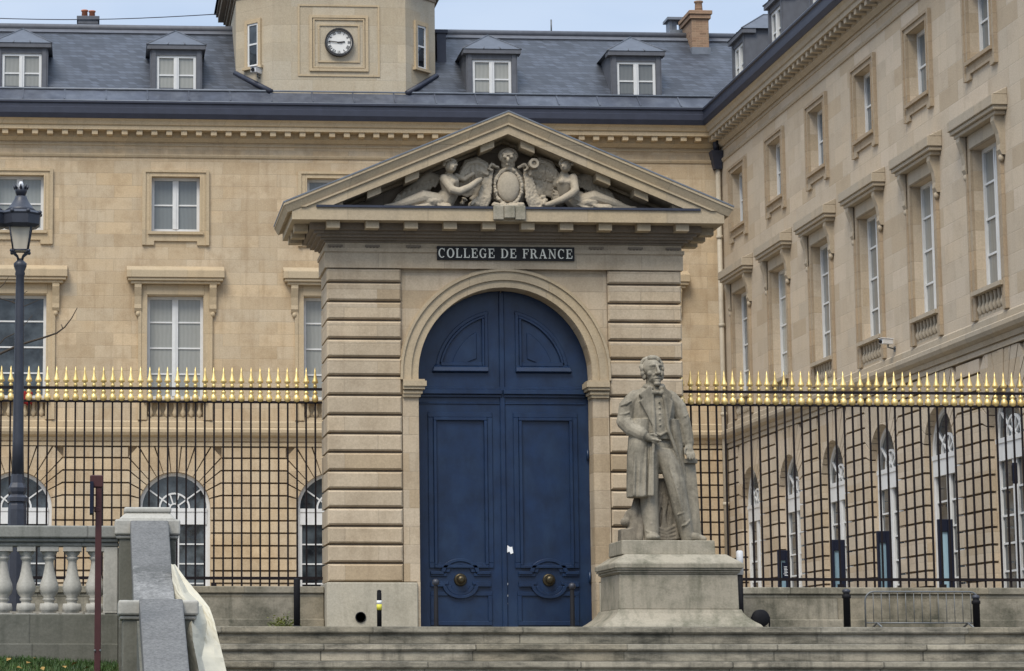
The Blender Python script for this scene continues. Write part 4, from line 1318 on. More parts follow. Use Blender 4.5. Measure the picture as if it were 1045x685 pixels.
def fence(name, x0, x1, pitch, label, end0, end1):
    t = empty(name, ((x0 + x1)/2, YFENCE, 0), label, 'fence')
    ox = (x0 + x1)/2
    m = MB()
    m.box(x0 - ox, x1 - ox, -.25, .25, 0, Z_LW - .13)
    m.box(x0 - ox, x1 - ox, -.29, .29, Z_LW - .13, Z_LW)
    m.box(x0 - ox, x1 - ox, -.33, .25, 0, .22)
    m.build('low_wall', M['lowwall'], t, bev=.015)
    for z, h in ((Z_R2, .022), (Z_R1, .024), (Z_FB, .028)):
        MB().box(x0 - ox, x1 - ox, -.026, .026, z - h, z + h).build('rail', M['iron'], t)
    n = int((x1 - x0) / pitch)
    for k in range(n):
        x = x0 + pitch*(k + .5) - ox
        for me, nm in ((bar_me, 'bar'), (fin_me, 'gilded_finial')):
            o = bpy.data.objects.new(nm, me); COL.objects.link(o); o.parent = t; o.location = (x, 0, 0)
            o.rotation_euler = (0, rnd.uniform(-.0018, .0018) if nm != 'bar' else 0, rnd.uniform(0, 1) if nm != 'bar' else 0)
        if k % 12 == 6:
            MB().box(x - .05, x + .05, -.05, .05, Z_LW - .01, Z_LW + .07).build('foot', M['iron'], t)
fence('iron_fence', xat(-70, YFENCE), XP - PO - .04, .174, 'black iron fence with gilded spearheads between the gateway and the street lamp', 0, 1)
fence('iron_fence', XP + PO + .04, XW - .02, .1645, 'black iron fence with gilded spearheads between the statue and the right wing', 1, 0)

# ---------------------------------------------------------------- stone steps
st = empty('stone_steps', (10, YLIP, 0), 'wide flight of stained grey stone steps up to the gateway terrace', 'steps')
X0S, X1S = 1.12 - 10, 30.0
RISE, TREAD = .30, .42
for k in range(8):
    z = -k*RISE
    m = MB()
    y1 = .22 if k == 0 else -(k-1)*TREAD + .0
    prof = [(-k*TREAD + .05, z - RISE), (-k*TREAD + .05, z - .13), (-k*TREAD + .01, z - .115), (-k*TREAD - .005, z - .09), (-k*TREAD, z - .015), (-k*TREAD + .02, z), (y1 + .05, z), (y1 + .05, z - RISE)]
    m.prism(prof, X0S, X1S, 'x')
    m.build('step', M['steps'], st)

# ---------------------------------------------------------------- pedestal and statue
PY = 46.1
pcx = xat(693, PY, 600)
ped = empty('statue_pedestal', (pcx, PY, 0), 'weathered stone pedestal with a moulded cap and flared foot under the statue', 'pedestal')
pz = lambda y, d=0: zat(y, PY + d, 690)
def frustum(mb, z0, z1, w0, w1, f0, f1, b0, b1, cx0=0, cx1=0):
    mb.add([(cx0-w0,f0,z0),(cx0+w0,f0,z0),(cx0+w0,b0,z0),(cx0-w0,b0,z0),(cx1-w1,f1,z1),(cx1+w1,f1,z1),(cx1+w1,b1,z1),(cx1-w1,b1,z1)],
           [(0,3,2,1),(4,5,6,7),(0,1,5,4),(1,2,6,5),(2,3,7,6),(3,0,4,7)])
HWP, DP = 1.06, 1.75
m = MB()
zs_ = [0.0, .05, .10, .17, .25, pz(622)]
fl = [.34, .30, .22, .13, .06, .03]
for i in range(5):
    frustum(m, zs_[i], zs_[i+1], HWP + fl[i], HWP + fl[i+1], -fl[i], -fl[i+1], DP + fl[i], DP + fl[i+1])
m.build('pedestal_foot', M['pedestal'], ped)
m = MB(); frustum(m, pz(622), pz(586), HWP, HWP - .01, 0, .01, DP, DP); m.build('pedestal_die', M['pedestal'], ped, bev=.012)
m = MB()
for d, a, b in ((.01, 586, 584.5), (.03, 584.5, 582), (.06, 582, 580), (.08, 580, 575), ):
    frustum(m, pz(a), pz(b), HWP + d - (.03 if a == 586 else 0), HWP + d, -d, -d, DP + d, DP + d)
frustum(m, pz(575), pz(566, .3), HWP + .08, HWP - .16, -.08, .20, DP + .1, DP - .2)
m.build('pedestal_cap', M['pedestal'], ped, bev=.01)
ztop = pz(551.5, .35)
m = MB(); frustum(m, pz(566, .3), ztop, .84, .83, .33, .34, DP - .22, DP - .24, cx0=-.10, cx1=-.10)
m.build('pedestal_block', M['pedestal'], ped, bev=.012)

SY = 46.95
SC = SY / 2700
sx_, sz_ = xat(675, SY, 551), ztop
statue = empty('statue', (sx_, SY, sz_), 'stone statue of a standing man in a frock coat on the pedestal beside the door', 'statue')
def sp(px, py, d=0): return Vector(((px - 675)*SC, -d*SC, (551 - py)*SC))
def sball(mb, px, py, d, rx, ry, rz, rot=0):
    mb.ball(sp(px, py, d), (rx*SC, ry*SC, rz*SC), 16, 11, Matrix.Rotation(math.radians(rot), 3, 'Y'))
def slimb(mb, pts, rad, n=12): mb.tube([sp(*p) for p in pts], [r*SC for r in rad], n, True, 'round')
def sloft(mb, secs, n=24):
    mb.loft([(sp(cx, y, d), Vector((hw*SC, 0, 0)), Vector((0, hd*SC, 0))) for cx, y, d, hw, hd in secs], n)
b = MB()
# legs
sloft(b, [(664, 550, 1, 6.8, 7.5), (664.5, 540, 1, 8.0, 8.5), (663.5, 525, 1, 9.0, 9.5), (663, 508, 1, 9.2, 10), (663, 490, 2, 9.6, 10.5), (663, 470, 2, 10.5, 11.5), (665, 452, 1, 12, 12)])
sloft(b, [(702, 550, 3, 6.8, 7.5), (700, 540, 3, 7.6, 8.2), (696, 522, 5, 8.8, 9.2), (691.5, 503, 8, 9.4, 9.8), (688.5, 490, 9, 10.0, 10.2), (684, 474, 7, 10.8, 11), (677, 456, 3, 12, 12)])
sball(b, 664.8, 547, 7, 7.2, 11, 4.6); slimb(b, [(703, 545.5, 4), (711, 547, 9), (717, 548.6, 12)], [5.2, 4.4, 2.6])
sball(b, 670, 455, 1, 17, 12, 12)
for y in (518, 530, 540): slimb(b, [(657.5, y, 6), (663, y + 3, 9.3), (668, y + 1, 8)], [.5, 1.4, .5])
for y, x in ((495, 689), (508, 692), (520, 695), (532, 698)): slimb(b, [(x - 6, y + 4, 12), (x, y + 2, {0:18.2}.get(0) - (y - 495)*.16), (x + 5, y - 3, 12)], [.5, 1.3, .5])
slimb(b, [(679, 466, 15), (684, 484, 18.5), (690, 505, 17), (697, 530, 12)], [1.4, 1.6, 1.6, 1.2])
# waistcoat and coat body
sloft(b, [(671, 392, -1, 9, 7), (671, 397, 0, 17, 10), (671, 406, 0, 21, 12.5), (671, 420, 1, 20, 13.5), (671.5, 434, 1, 17.5, 13), (671.5, 446, 1, 17.5, 12.5)])
sloft(b, [(669, 391.5, -4, 9, 7), (668.5, 394.5, -3, 20, 9), (668.5, 400, -2, 24.5, 11.5), (668.5, 410, -2, 25, 13), (669, 424, -2, 22.5, 13.5), (670.5, 440, -3, 21, 13), (672, 460, -5, 22, 13), (672, 480, -8, 23, 12)])
# long coat skirts
sloft(b, [(657, 425, 2, 10, 12), (653.5, 440, 3, 10.8, 13), (651.5, 462, 3, 11, 13.5), (650.8, 485, 3, 11.2, 14), (650.8, 503, 3, 11.6, 14.2), (650.8, 506, 3, 11.4, 14)])
sloft(b, [(687, 425, 0, 8, 12), (691, 445, -1, 7.5, 12), (695.5, 468, -3, 6.5, 11.5), (699, 490, -5, 6, 10), (702, 512, -7, 4.5, 8)])
slimb(b, [(664, 392.5, 8), (665.5, 403, 14), (666.5, 420, 15.5), (666.5, 440, 15.5), (664, 465, 17.5), (663.5, 486, 17.5), (663.2, 504, 17)], [2.2, 2.0, 1.8, 1.8, 1.7, 1.7, 1.6])
slimb(b, [(676, 392.5, 8), (678.5, 403, 13.5), (680, 420, 14.5), (681.5, 436, 13.5), (688, 455, 13.5), (695, 478, 10), (701, 505, 5)], [2.2, 2.0, 1.8, 1.8, 1.8, 1.7, 1.5])
for q in (644, 649, 655, 660): slimb(b, [(q + 3, 455, 14), (q + 1, 480, 16.5), (q, 504, 16)], [1.0, 1.5, 1.6])
# lapels and collar
def sslab(poly, d0, d1):
    b.prism([((x - 675)*SC, (551 - y)*SC) for x, y in poly], -d1*SC, -d0*SC)
sslab([(663.5, 391), (652, 400), (655.5, 404.5), (652.5, 407), (661, 424), (666.5, 436), (667.5, 420), (666, 404)], 8, 15.6)
sslab([(677, 391), (687, 400), (684.5, 404.5), (687, 407), (684, 424), (681, 434), (680, 420), (678.5, 404)], 8, 14.8)
slimb(b, [(659, 395, -5), (662, 390, 1), (666, 393, 9)], [3.2, 3.0, 2.2]); slimb(b, [(682, 395, -5), (679, 390, 1), (675.5, 393, 9)], [3.2, 3.0, 2.2])
sball(b, 667.5, 398, 12.4, 4.2, 3, 2.6, 15); sball(b, 675.5, 398, 12.0, 4.2, 3, 2.6, -15); sball(b, 671.5, 398, 13.2, 1.6, 2.2, 2)
for y in (408, 414, 420, 426, 432): sball(b, 673, y, 14.4, 1.0, 1.0, 1.0)
slimb(b, [(665, 439, 13.4), (673, 442.5, 14.8), (681, 438, 12.8)], [1.2, 1.4, 1.2])
# arms
slimb(b, [(651, 402, -2), (642.5, 412, -2), (638.8, 427, 1)], [8.6, 9.2, 8.4]); slimb(b, [(638.5, 427, 1), (645, 436, 8), (654, 441.5, 13.5)], [8.4, 7.9, 7.0])
slimb(b, [(651, 437.5, 14), (655, 445, 14)], [4.4, 4.4])
for p, q in (((633, 420, 5), (643, 418, 9)), ((632, 428, 5), (644, 424, 10)), ((636, 434, 6), (646, 428, 12)), ((634, 411, 4), (645, 406, 8))):
    slimb(b, [p, ((p[0]+q[0])/2, (p[1]+q[1])/2 + 1, (p[2]+q[2])/2 + 1), q], [.5, 1.4, .5])
slimb(b, [(687, 402, -2), (696, 412, -2), (700.5, 426, -1)], [8.6, 8.6, 7.6]); slimb(b, [(700.5, 426, -1), (703.5, 440, 1), (704.5, 449, 3)], [7.6, 6.8, 6.0])
for y in (420, 429): slimb(b, [(696, y, 5), (701, y + 2, 6), (705.5, y - 1, 3)], [.5, 1.3, .5])
# hands: palm, four fingers and a thumb each
slimb(b, [(655.5, 442.5, 14.5), (661.5, 445.5, 16)], [4.0, 4.0])
for k, (dy, L) in enumerate(((-2.0, 8.5), (-.2, 9.6), (1.6, 9.0), (3.2, 7.2))):
    slimb(b, [(662, 445 + dy, 16.8), (662 + L*.5, 446.3 + dy, 18.2), (662 + L*.85, 447.8 + dy*.9, 17.2)], [1.35, 1.2, 1.0], 8)
slimb(b, [(659, 442.5, 17), (664, 441.5, 19), (668.5, 443, 18.5)], [1.5, 1.3, 1.05], 8)
slimb(b, [(664.5, 447, 19), (672, 448.5, 19.5)], [1.3, 1.3], 8)
slimb(b, [(704.5, 450, 4), (704.6, 457, 7)], [4.0, 4.2])
for k, (dx, L) in enumerate(((-3.2, 7.5), (-1.0, 9.0), (1.2, 8.6), (3.3, 7.0))):
    slimb(b, [(704.5 + dx, 458, 8.5), (704.6 + dx*1.1, 461.5, 12.5), (704.6 + dx*1.15, 461 + L*.65, 13.6)], [1.35, 1.2, 1.0], 8)
slimb(b, [(701.5, 453, 7.5), (699, 457, 11), (698.5, 461, 12)], [1.5, 1.3, 1.05], 8)
# neck and head, turned a little to the viewer's right
slimb(b, [(669.8, 381, -1), (670.5, 394, -1)], [7.2, 8.2])
sball(b, 668.8, 371.2, -1.5, 10.2, 12.2, 11.2); sball(b, 670.3, 376.5, 1.5, 8.4, 9.4, 11.2); sball(b, 671, 383.2, 2.5, 7.0, 8.2, 5.6)
slimb(b, [(665.3, 369.6, 9.0), (669.2, 368.8, 10.6)], [1.5, 1.6], 8); slimb(b, [(674.0, 368.7, 10.4), (678.0, 369.3, 7.6)], [1.6, 1.4], 8)
slimb(b, [(671.8, 369.5, 10.4), (672.6, 373.5, 12.6), (673.2, 377.2, 14.2)], [1.3, 1.5, 1.9], 8); sball(b, 671.2, 377.8, 12, 1.5, 1.8, 1.3); sball(b, 674.9, 377.6, 11.6, 1.4, 1.8, 1.3)
sball(b, 667.6, 372.2, 8.9, 1.9, 1.4, 1.2); sball(b, 676.0, 372.0, 7.9, 1.8, 1.4, 1.2)
sball(b, 665.6, 377.5, 7.2, 3.4, 3, 3.2); sball(b, 677.0, 377.2, 5.8, 3.0, 3, 3.2)
slimb(b, [(668.8, 382.7, 10.2), (672.2, 382.0, 11.4), (675.8, 382.5, 9.6)], [.9, 1.1, .9], 8); slimb(b, [(669.4, 384.9, 10.0), (672.3, 385.2, 11.0), (675.4, 384.7, 9.4)], [.9, 1.1, .9], 8)
sball(b, 672, 388.2, 9.0, 3.6, 3.2, 2.6)
slimb(b, [(668.2, 379.2, 10.2), (666.6, 383.5, 8.4)], [.9, 1.1], 8); slimb(b, [(676.6, 378.8, 9.0), (678, 383, 6.6)], [.9, 1.1], 8)
sball(b, 659.8, 376.3, -1.5, 1.4, 2.8, 3.6); sball(b, 679.8, 375.4, -3.6, 1.2, 2.8, 3.4)
fuse(b, 'figure', M['statue'], statue, voxel=.0115, smooth=2, fac=.45)
h = MB()
r3 = random.Random(5)
for k in range(46):
    a = r3.uniform(0, 2*PI); e = r3.uniform(-.25, 1.15)
    x, y_, z = math.cos(a)*math.cos(e)*10.6, math.sin(a)*math.cos(e)*12.4, math.sin(e)*11.6
    if y_ > 5.5 and z < 8.5: continue
    sball(h, 668.8 + x, 371 - z*1.0, -1.5 + y_, 2.6, 2.6, 2.9)
for y, x0, x1 in ((372, 658.2, 680.0), (377, 658.6, 679.6), (381, 660.4, 678.9)): sball(h, x0, y, 1.5, 2.3, 3.6, 3.2); sball(h, x1, y, -.5, 1.9, 3.4, 3.2)
fuse(h, 'hair', M['statue'], [o for o in statue.children][0], voxel=.0125, smooth=1)
m = MB()
m.hexa([sp(697.5, 552, 4), sp(716.5, 552, 4), sp(716.5, 552, -14), sp(697.5, 552, -14), sp(697.5, 470.5, 4), sp(711.5, 470.5, 4), sp(711.5, 470.5, -14), sp(697.5, 470.5, -14)])
m.hexa([sp(695.5, 470.6, 7), sp(713, 470.6, 7), sp(713, 470.6, -15), sp(695.5, 470.6, -15), sp(695.5, 465.5, 7), sp(713, 465.5, 7), sp(713, 465.5, -15), sp(695.5, 465.5, -15)])
m.build('pillar', M['statue'], statue, bev=.012)
m = MB()
sloft(m, [(683, 552, -10, 17, 8), (683, 535, -10, 15, 8), (681, 512, -10, 12, 7), (680, 485, -10, 11, 6)])
for k in range(9):
    x = 671 + k*3.0; slimb(m, [(x + 3, 500 + k*2, -3), (x + r3.uniform(-3, 3), 522 + k, -1), (x + r3.uniform(-5, 5), 546, -1)], [1.4, 2.2, 1.8])
for k in range(4): slimb(m, [(668, 535 + 4*k, -1), (680, 540 + 3*k, 1), (694, 532 + 5*k, -1)], [1.4, 2, 1.4])
fuse(m, 'drapery', M['statue_dark'], statue, voxel=.015, smooth=1)
m = MB()
m.hexa([sp(632.5, 552, 4), sp(644.5, 552, 4), sp(644.5, 552, -16), sp(632.5, 552, -16), sp(633, 538, 4), sp(645, 537, 4), sp(645, 537, -16), sp(633, 538, -16)])
sball(m, 638.5, 530.5, -3, 5.2, 6, 5.0); sball(m, 648, 536, -5, 8, 9, 16, 12); sball(m, 644, 524, -6, 6, 7, 8, 30)
slimb(m, [(652, 508, -8), (648, 522, -3), (646, 549, 1)], [4, 5, 4]); slimb(m, [(655, 512, -6), (654, 530, 0), (652, 549, 2)], [3, 4, 4])
fuse(m, 'cloth_and_stone_block', M['statue_dark'], statue, voxel=.015, smooth=1)

# ---------------------------------------------------------------- posts on the terrace
def post(px, ytop, Y, r, label, kind='plain', zb=0.0):
    x = xat(px, Y, 615); h = zat(ytop, Y, px)
    t = empty('bollard', (x, Y, zb), label, 'bollard', 'short posts on the terrace')
    h -= zb
    if kind == 'plain':
        MB().lathe([(r, 0), (r, h - .03), (r*.8, h - .005), (r*.3, h)], n=16).build('shaft', M['blackpaint'], t)
        MB().lathe([(r*1.5, 0), (r*1.5, .03), (r, .04)], n=16).build('foot', M['blackpaint'], t)
    elif kind == 'cap':
        MB().lathe([(r, 0), (r, h - .17), (r*1.25, h - .16), (r*1.25, h - .11), (r*.9, h - .10), (r*.9, h - .08)], n=16).build('shaft', M['blackpaint'], t)
        MB().lathe([(r*.85, h - .08), (r*1.15, h - .06), (r*1.2, h - .03), (r*.7, h - .005), (r*.2, h)], n=16).build('cap', M['lamp'], t)
    elif kind == 'ball':
        MB().lathe([(r*1.3, 0), (r*1.3, .05), (r, .07), (r*.9, h - .12)], n=16).build('shaft', M['blackpaint'], t)
        MB().ball((0, 0, h - .06), .065, 16, 10).build('ball_top', M['lamp'], t)
    elif kind == 'band':
        MB().lathe([(r, 0), (r, h - .06), (r*.9, h - .05), (r*.9, h-.03), (r*1.0, h - .02), (r*.4, h)], n=16).build('shaft', M['blackpaint'], t)
        MB().lathe([(r*1.12, h*.47), (r*1.12, h*.62)], n=16).build('yellow_band', M['yellow'], t)
        MB().lathe([(r*1.10, h*.62), (r*1.10, h*.72)], n=16).build('white_band', M['whiteband'], t)
    elif kind == 'tall':
        MB().lathe([(r, 0), (r, h - .45)], n=14).build('shaft', M['blackpaint'], t)
        MB().lathe([(r*1.3, h - .45), (r*1.3, h - .02), (r*.8, h)], n=14).build('pale_sleeve', M['camwhite'], t)
    return t
post(303, 590, 46.6, .058, 'plain black square-shouldered post in front of the mossy low wall left of the gateway')
post(387, 602, 46.8, .042, 'thin black post with a yellow and white band in front of the left gate pier', 'band')
post(445, 591, 47.6, .042, 'black post with a ball top before the left door leaf', 'ball')
post(584, 595, 47.6, .042, 'black post with a ball top before the right door leaf', 'ball')
post(864, 601, 46.6, .062, 'black capped post at the left end of the metal crowd barrier', 'cap')
post(996, 607, 46.6, .062, 'black capped post at the right end of the metal crowd barrier', 'cap')
post(756, 562, 48.7, .05, 'tall dark post with a pale top right behind the pedestal', 'tall')
# round lamp on the ground
gx_, gy_ = xat(776, 46.4, 633), 46.4
t = empty('ground_floodlight', (gx_, gy_, 0), 'round black floodlight on the terrace at the foot of the pedestal', 'floodlight')
m = MB(); m.lathe([(.04, -.12), (.12, -.11), (.155, -.04), (.155, .05), (.14, .07), (.02, .075)], n=24)
m.v = [(v[0], v[2]*-1, v[1] + .17) for v in m.v]; m.build('lamp_head', M['blackpaint'], t)
m = MB(); m.box(-.10, .10, -.05, .05, 0, .025); m.box(-.17, -.15, -.02, .02, .0, .2); m.box(.15, .17, -.02, .02, .0, .2); m.build('bracket', M['blackpaint'], t)

# crowd barrier
BY = 46.75
b0, b1 = xat(883, BY, 620), xat(999, BY, 620)
t = empty('crowd_barrier', ((b0+b1)/2, BY, 0), 'grey metal crowd barrier with thin upright bars standing against the low wall', 'barrier')
hw = (b1 - b0)/2; hb_ = zat(604, BY, 940)
pts = [(-hw, 0, .0), (-hw, 0, hb_ - .16)] + [(-hw + .16 - .16*math.cos(a), 0, hb_ - .16 + .16*math.sin(a)) for a in (.4, .8, 1.2, PI/2)] + \
      [(hw - .16 + .16*math.sin(a), 0, hb_ - .16 + .16*math.cos(a)) for a in (0, .4, .8, 1.2, PI/2)] + [(hw, 0, 0)]
MB().tube(pts, .016, 8).build('frame', M['steel'], t)
MB().tube([(-hw, 0, .10), (hw, 0, .10)], .012, 8).build('bottom_rail', M['steel'], t)
bme = MB().tube([(0, 0, .10), (0, 0, hb_)], .007, 6).mesh('upright_bar', M['steel'])
for k in range(1, 14):
    o = bpy.data.objects.new('upright_bar', bme); COL.objects.link(o); o.parent = t; o.location = (-hw + 2*hw*k/14, 0, 0)
for sx in (-1, 1):
    MB().tube([(sx*hw*.8, -.28, .02), (sx*hw*.8, 0, .10), (sx*hw*.8, .28, .02)], .018, 8).build('foot', M['steel'], t)

# blue framed screens standing along the wing
fr = None
for i, (xr, lab) in enumerate(((811, 'shortest looking blue framed glass screen, farthest back along the right wing'), (869, 'second blue framed glass screen from the back, by an arch of the right wing'),
                               (917.5, 'third blue framed glass screen from the back, by an arch of the right wing'), (983, 'nearest and tallest looking blue framed glass screen by the right wing'))):
    X = XW - .45
    Y = X * 2700 / (xr - 94)
    if fr is None:
        fr = empty('glass_screen', (X, Y, 0), lab, 'screen', 'blue framed screens along the right wing')
        m = MB(); w = .31; H = 2.42
        m.box(-w, -w+.05, -.05, .05, 0, H); m.box(-.11, 0, -.06, .06, 0, H); m.box(-w+.05, -.11, -.05, .05, H - .26, H); m.box(-w+.05, -.11, -.05, .05, 0, .2)
        m.build('frame', M['navy'], fr, bev=.008)
        MB().box(-w+.045, -.105, -.01, .01, .19, H - .25).build('pane', M['panelglass'], fr)
    else:
        dup(fr, None, (X, Y, 0), lab)
nx = xat(802, YFENCE + .12, 582)
t = empty('notice_plate', (nx, YFENCE + .12, zat(590, YFENCE + .12)), 'small black notice plate with pale marks low on the right fence', 'sign')
MB().box(-.075, .075, -.01, .01, .02, .32).build('plate', M['navy'], t)
m = MB()
r4 = random.Random(2)
for k in range(7): m.box(-.04 + r4.uniform(-.01, .01), .03 + r4.uniform(-.02, .01), -.0125, -.01, .07 + .027*k, .082 + .027*k)
m.build('pale_marks', M['paper'], t)
nx = xat(1038, 51.6, 480)
t = empty('wall_sign', (XW, 51.6, zat(490, 51.6)), 'dark navy sign board fixed to the right wing at the picture edge', 'sign')
MB().box(nx - XW, -.08, -.03, .03, 0, .42).build('board', M['navy'], t, bev=.01)
MB().box(-.09, .0, -.02, .02, .05, .37).build('bracket', M['blackpaint'], t)

# security cameras
def seccam(loc, rz, label, s=1.0):
    t = empty('security_camera', loc, label, 'security camera', 'white security cameras', rz)
    m = MB(); m.box(-.09*s, .09*s, -.36*s, .04*s, -.07*s, .09*s); m.box(-.11*s, .11*s, -.40*s, .06*s, .09*s, .115*s); m.build('housing', M['camwhite'], t, bev=.01)
    m = MB(); m.lathe([(.055*s, 0), (.06*s, .03*s)], n=14); m.v = [(v[0], -v[2] - .36*s, v[1]) for v in m.v]; m.build('lens', M['blackpaint'], t)
    m = MB(); m.tube([(0, -.1*s, -.07*s), (0, -.1*s, -.16*s), (0, .16*s, -.2*s)], .025*s, 8); m.box(-.06*s, .06*s, .15*s, .17*s, -.28*s, -.12*s); m.build('bracket', M['steel'], t)
p = at(265, 75, YF + .45)
seccam((p.x - .02, p.y - .16, p.z), -.6, 'white security camera on the chamfered corner of the clock tower')
cy = XW * 2700 / (930 - 94)
p = at(927, 354, cy)
seccam((XW - .12, cy, p.z + .1), -1.2, 'white security camera above the string course of the right wing', .75)
# red cloth on a balcony, overhead wire
p0, p1 = at(24, 413, YF - .2), at(33, 400, YF - .2)
m = MB(); n = 6
for i in range(n + 1):
    x = p0.x + (p1.x - p0.x)*i/n
    for j in range(5): m.v.append((x, YF - .2 + .04*math.sin(i*2.1 + j), p0.z + (p1.z - p0.z)*j/4 + .03*math.sin(i*1.7)))
for i in range(n):
    for j in range(4): m.f.append([i*5+j, (i+1)*5+j, (i+1)*5+j+1, i*5+j+1]); m.sm.append(True)
o = m.build('red_cloth', M['red']); md = o.modifiers.new('s', 'SOLIDIFY'); md.thickness = .015
tag(o, 'small red cloth hung on the far left balcony behind the fence', 'cloth')
a, b_ = at(-40, 17.5, YF + 2), at(222, 14.5, YF + 2)
m = MB(); m.tube([a.lerp(b_, k/10) - Vector((0, 0, .12*math.sin(PI*k/10))) for k in range(11)], .014, 6)
tag(m.build('overhead_wire', M['lead']), 'thin dark wire crossing the sky to the clock tower', 'wire')

# ---------------------------------------------------------------- left foreground
BLY = 36.0
BZ = lambda y: zat(y, BLY, 60)
px0, px1 = xat(-90, BLY, 580), xat(121, BLY, 580)
bal = empty('balustrade', ((px0+px1)/2, BLY + .2, 0), 'grey stone balustrade with rounded pale balusters on the left', 'balustrade')
ox = bal.location.x
m = MB(); m.box(px0-ox, px1-ox, -.22, .22, BZ(549), BZ(536.5)); m.box(px0-ox, px1-ox, -.18, .18, BZ(553), BZ(549)); m.box(px0-ox, px1-ox, -.14, .14, BZ(557.5), BZ(553))
m.build('handrail', M['rail'], bal, bev=.02, seg=2)
m = MB(); m.box(px0-ox, px1-ox, -.20, .14, -2.2, BZ(627)); m.box(px0-ox, px1-ox, -.24, .14, -2.2, BZ(657))
m.build('base_wall', M['greywall'], bal, bev=.01)
bb, bt = BZ(626.8), BZ(557.5)
H = bt - bb
prof = [(.10, .06), (.115, .08), (.115, .12), (.07, .16), (.065, .19), (.085, .21), (.085, .23), (.07, .25), (.115, .31), (.132, .38), (.125, .45), (.09, .55), (.07, .66), (.058, .76), (.062, .80), (.082, .82), (.082, .845), (.066, .86), (.10, .90), (.105, .93)]
q = MB()
q.box(-.135, .135, -.135, .135, bb, bb + H*.02); q.lathe([(.13, .02*H), (.13, .10*H), (.12, .16*H)] + [(r, z*H) for r, z in prof[3:]], (0, 0, bb), 20)
q.box(-.125, .125, -.125, .125, bb + H*.93, bt)
bme = q.mesh('baluster', M['pale'])
for k in range(-5, 5):
    x = xat(3.2 + 23.5*k, BLY + .2, 590) - ox
    o = bpy.data.objects.new('baluster', bme); COL.objects.link(o); o.parent = bal; o.location = (x, 0, 0)
q = MB(); x = xat(109, BLY + .2, 590) - ox; q.box(x - .05, px1 - ox, -.13, .13, bb, bt); q.build('half_baluster', M['pale'], bal, bev=.02)

# stair cheek wall with two piers and a sloping grey coping
cw = empty('stair_cheek_wall', (xat(150, 36, 600), 36.0, 0), 'grey stone stair wall with two capped piers and a sloping coping', 'wall')
o3 = cw.location
def lp(x, y, Y):
    p = at(x, y, Y); return Vector((p.x - o3.x, p.y - o3.y, p.z))
def pier(x0, x1, yb0, yb1, Y, ycap0, ycap1, ytop, xt0, xt1, D):
    a0, a1 = lp(x0, 560, Y).x, lp(x1, 560, Y).x
    s0, s1 = lp(x0 + 4.5, 560, Y).x, lp(x1 - 4.5, 560, Y).x
    yy = Y - 36.0
    m = MB(); m.box(s0, s1, yy + .06, yy + D - .06, STREET, lp(150, ycap0, Y).z)
    p = m.build('pier', M['greywall'], cw, bev=.015)
    m = MB()
    z0, z1 = lp(150, ycap0, Y).z, lp(150, ycap1, Y).z
    m.box(a0 + .02, a1 - .02, yy + .03, yy + D - .03, z0 - .05, z0 + .001)
    m.box(a0, a1, yy, yy + D, z0 + .002, z1)
    if ytop:
        t0, t1 = lp(xt0, 520, Y).x, lp(xt1, 520, Y).x; zt = lp(150, ytop, Y).z
        m.add([(a0 + .05, yy + .05, z1 + .001), (a1 - .05, yy + .05, z1 + .001), (a1 - .05, yy + D - .05, z1 + .001), (a0 + .05, yy + D - .05, z1 + .001), (t0, yy + .14, zt - .07), (t1, yy + .14, zt - .07), (t1, yy + D - .14, zt - .07), (t0, yy + D - .14, zt - .07)],
              [(0,3,2,1),(4,5,6,7),(0,1,5,4),(1,2,6,5),(2,3,7,6),(3,0,4,7)])
        m.box(t0 - .03, t1 + .03, yy + .11, yy + D - .11, zt - .075, zt)
    m.build('pier_cap', M['pale'], p, bev=.025, seg=2)
pier(117, 184, 0, 0, 35.9, 546, 530, 517, 129, 173, .75)
pier(121, 203, 0, 0, 31.6, 628, 612.5, None, 0, 0, .8)
def slab(pts, mat, th=.25):
    vs = [lp(*p) for p in pts]
    lo = [v - Vector((0, 0, th)) for v in vs]
    MB().hexa([tuple(v) for v in lo] + [tuple(v) for v in vs]).build('coping', mat, cw, bev=.02, seg=2)
slab([(134.8, 578, 33.6), (175.2, 578, 33.6), (172, 531, 35.88), (133, 531, 35.88)], M['coping'])
slab([(136.5, 613, 32.0), (178.5, 613, 32.0), (175.4, 577.7, 33.59), (135.0, 577.7, 33.59)], M['worncoping'], .22)
slab([(148, 700, 27.8), (195, 700, 27.8), (186.5, 611, 31.58), (142, 611, 31.58)], M['coping'])
m = MB()
a0, a1 = lp(138, 600, 33).x, lp(176, 600, 33).x
m.prism([(-8.2, STREET), (-.1, STREET), (-.1, lp(150, 531, 35.88).z - .24), (-4.0, lp(150, 613, 32).z - .24), (-4.4, lp(150, 613, 31.58).z - .24), (-8.2, lp(150, 700, 27.8).z - .25)], a0, a1, 'x')
m.build('flank_wall', M['greywall'], cw)
# return wall of the terrace beside the steps
m = MB(); m.box(.9, 1.105, 36.9, YLIP + .3, STREET, -.005)
tag(m.build('retaining_wall', M['greywall']), 'low damp grey retaining wall hidden behind the stair wall beside the steps', 'wall')

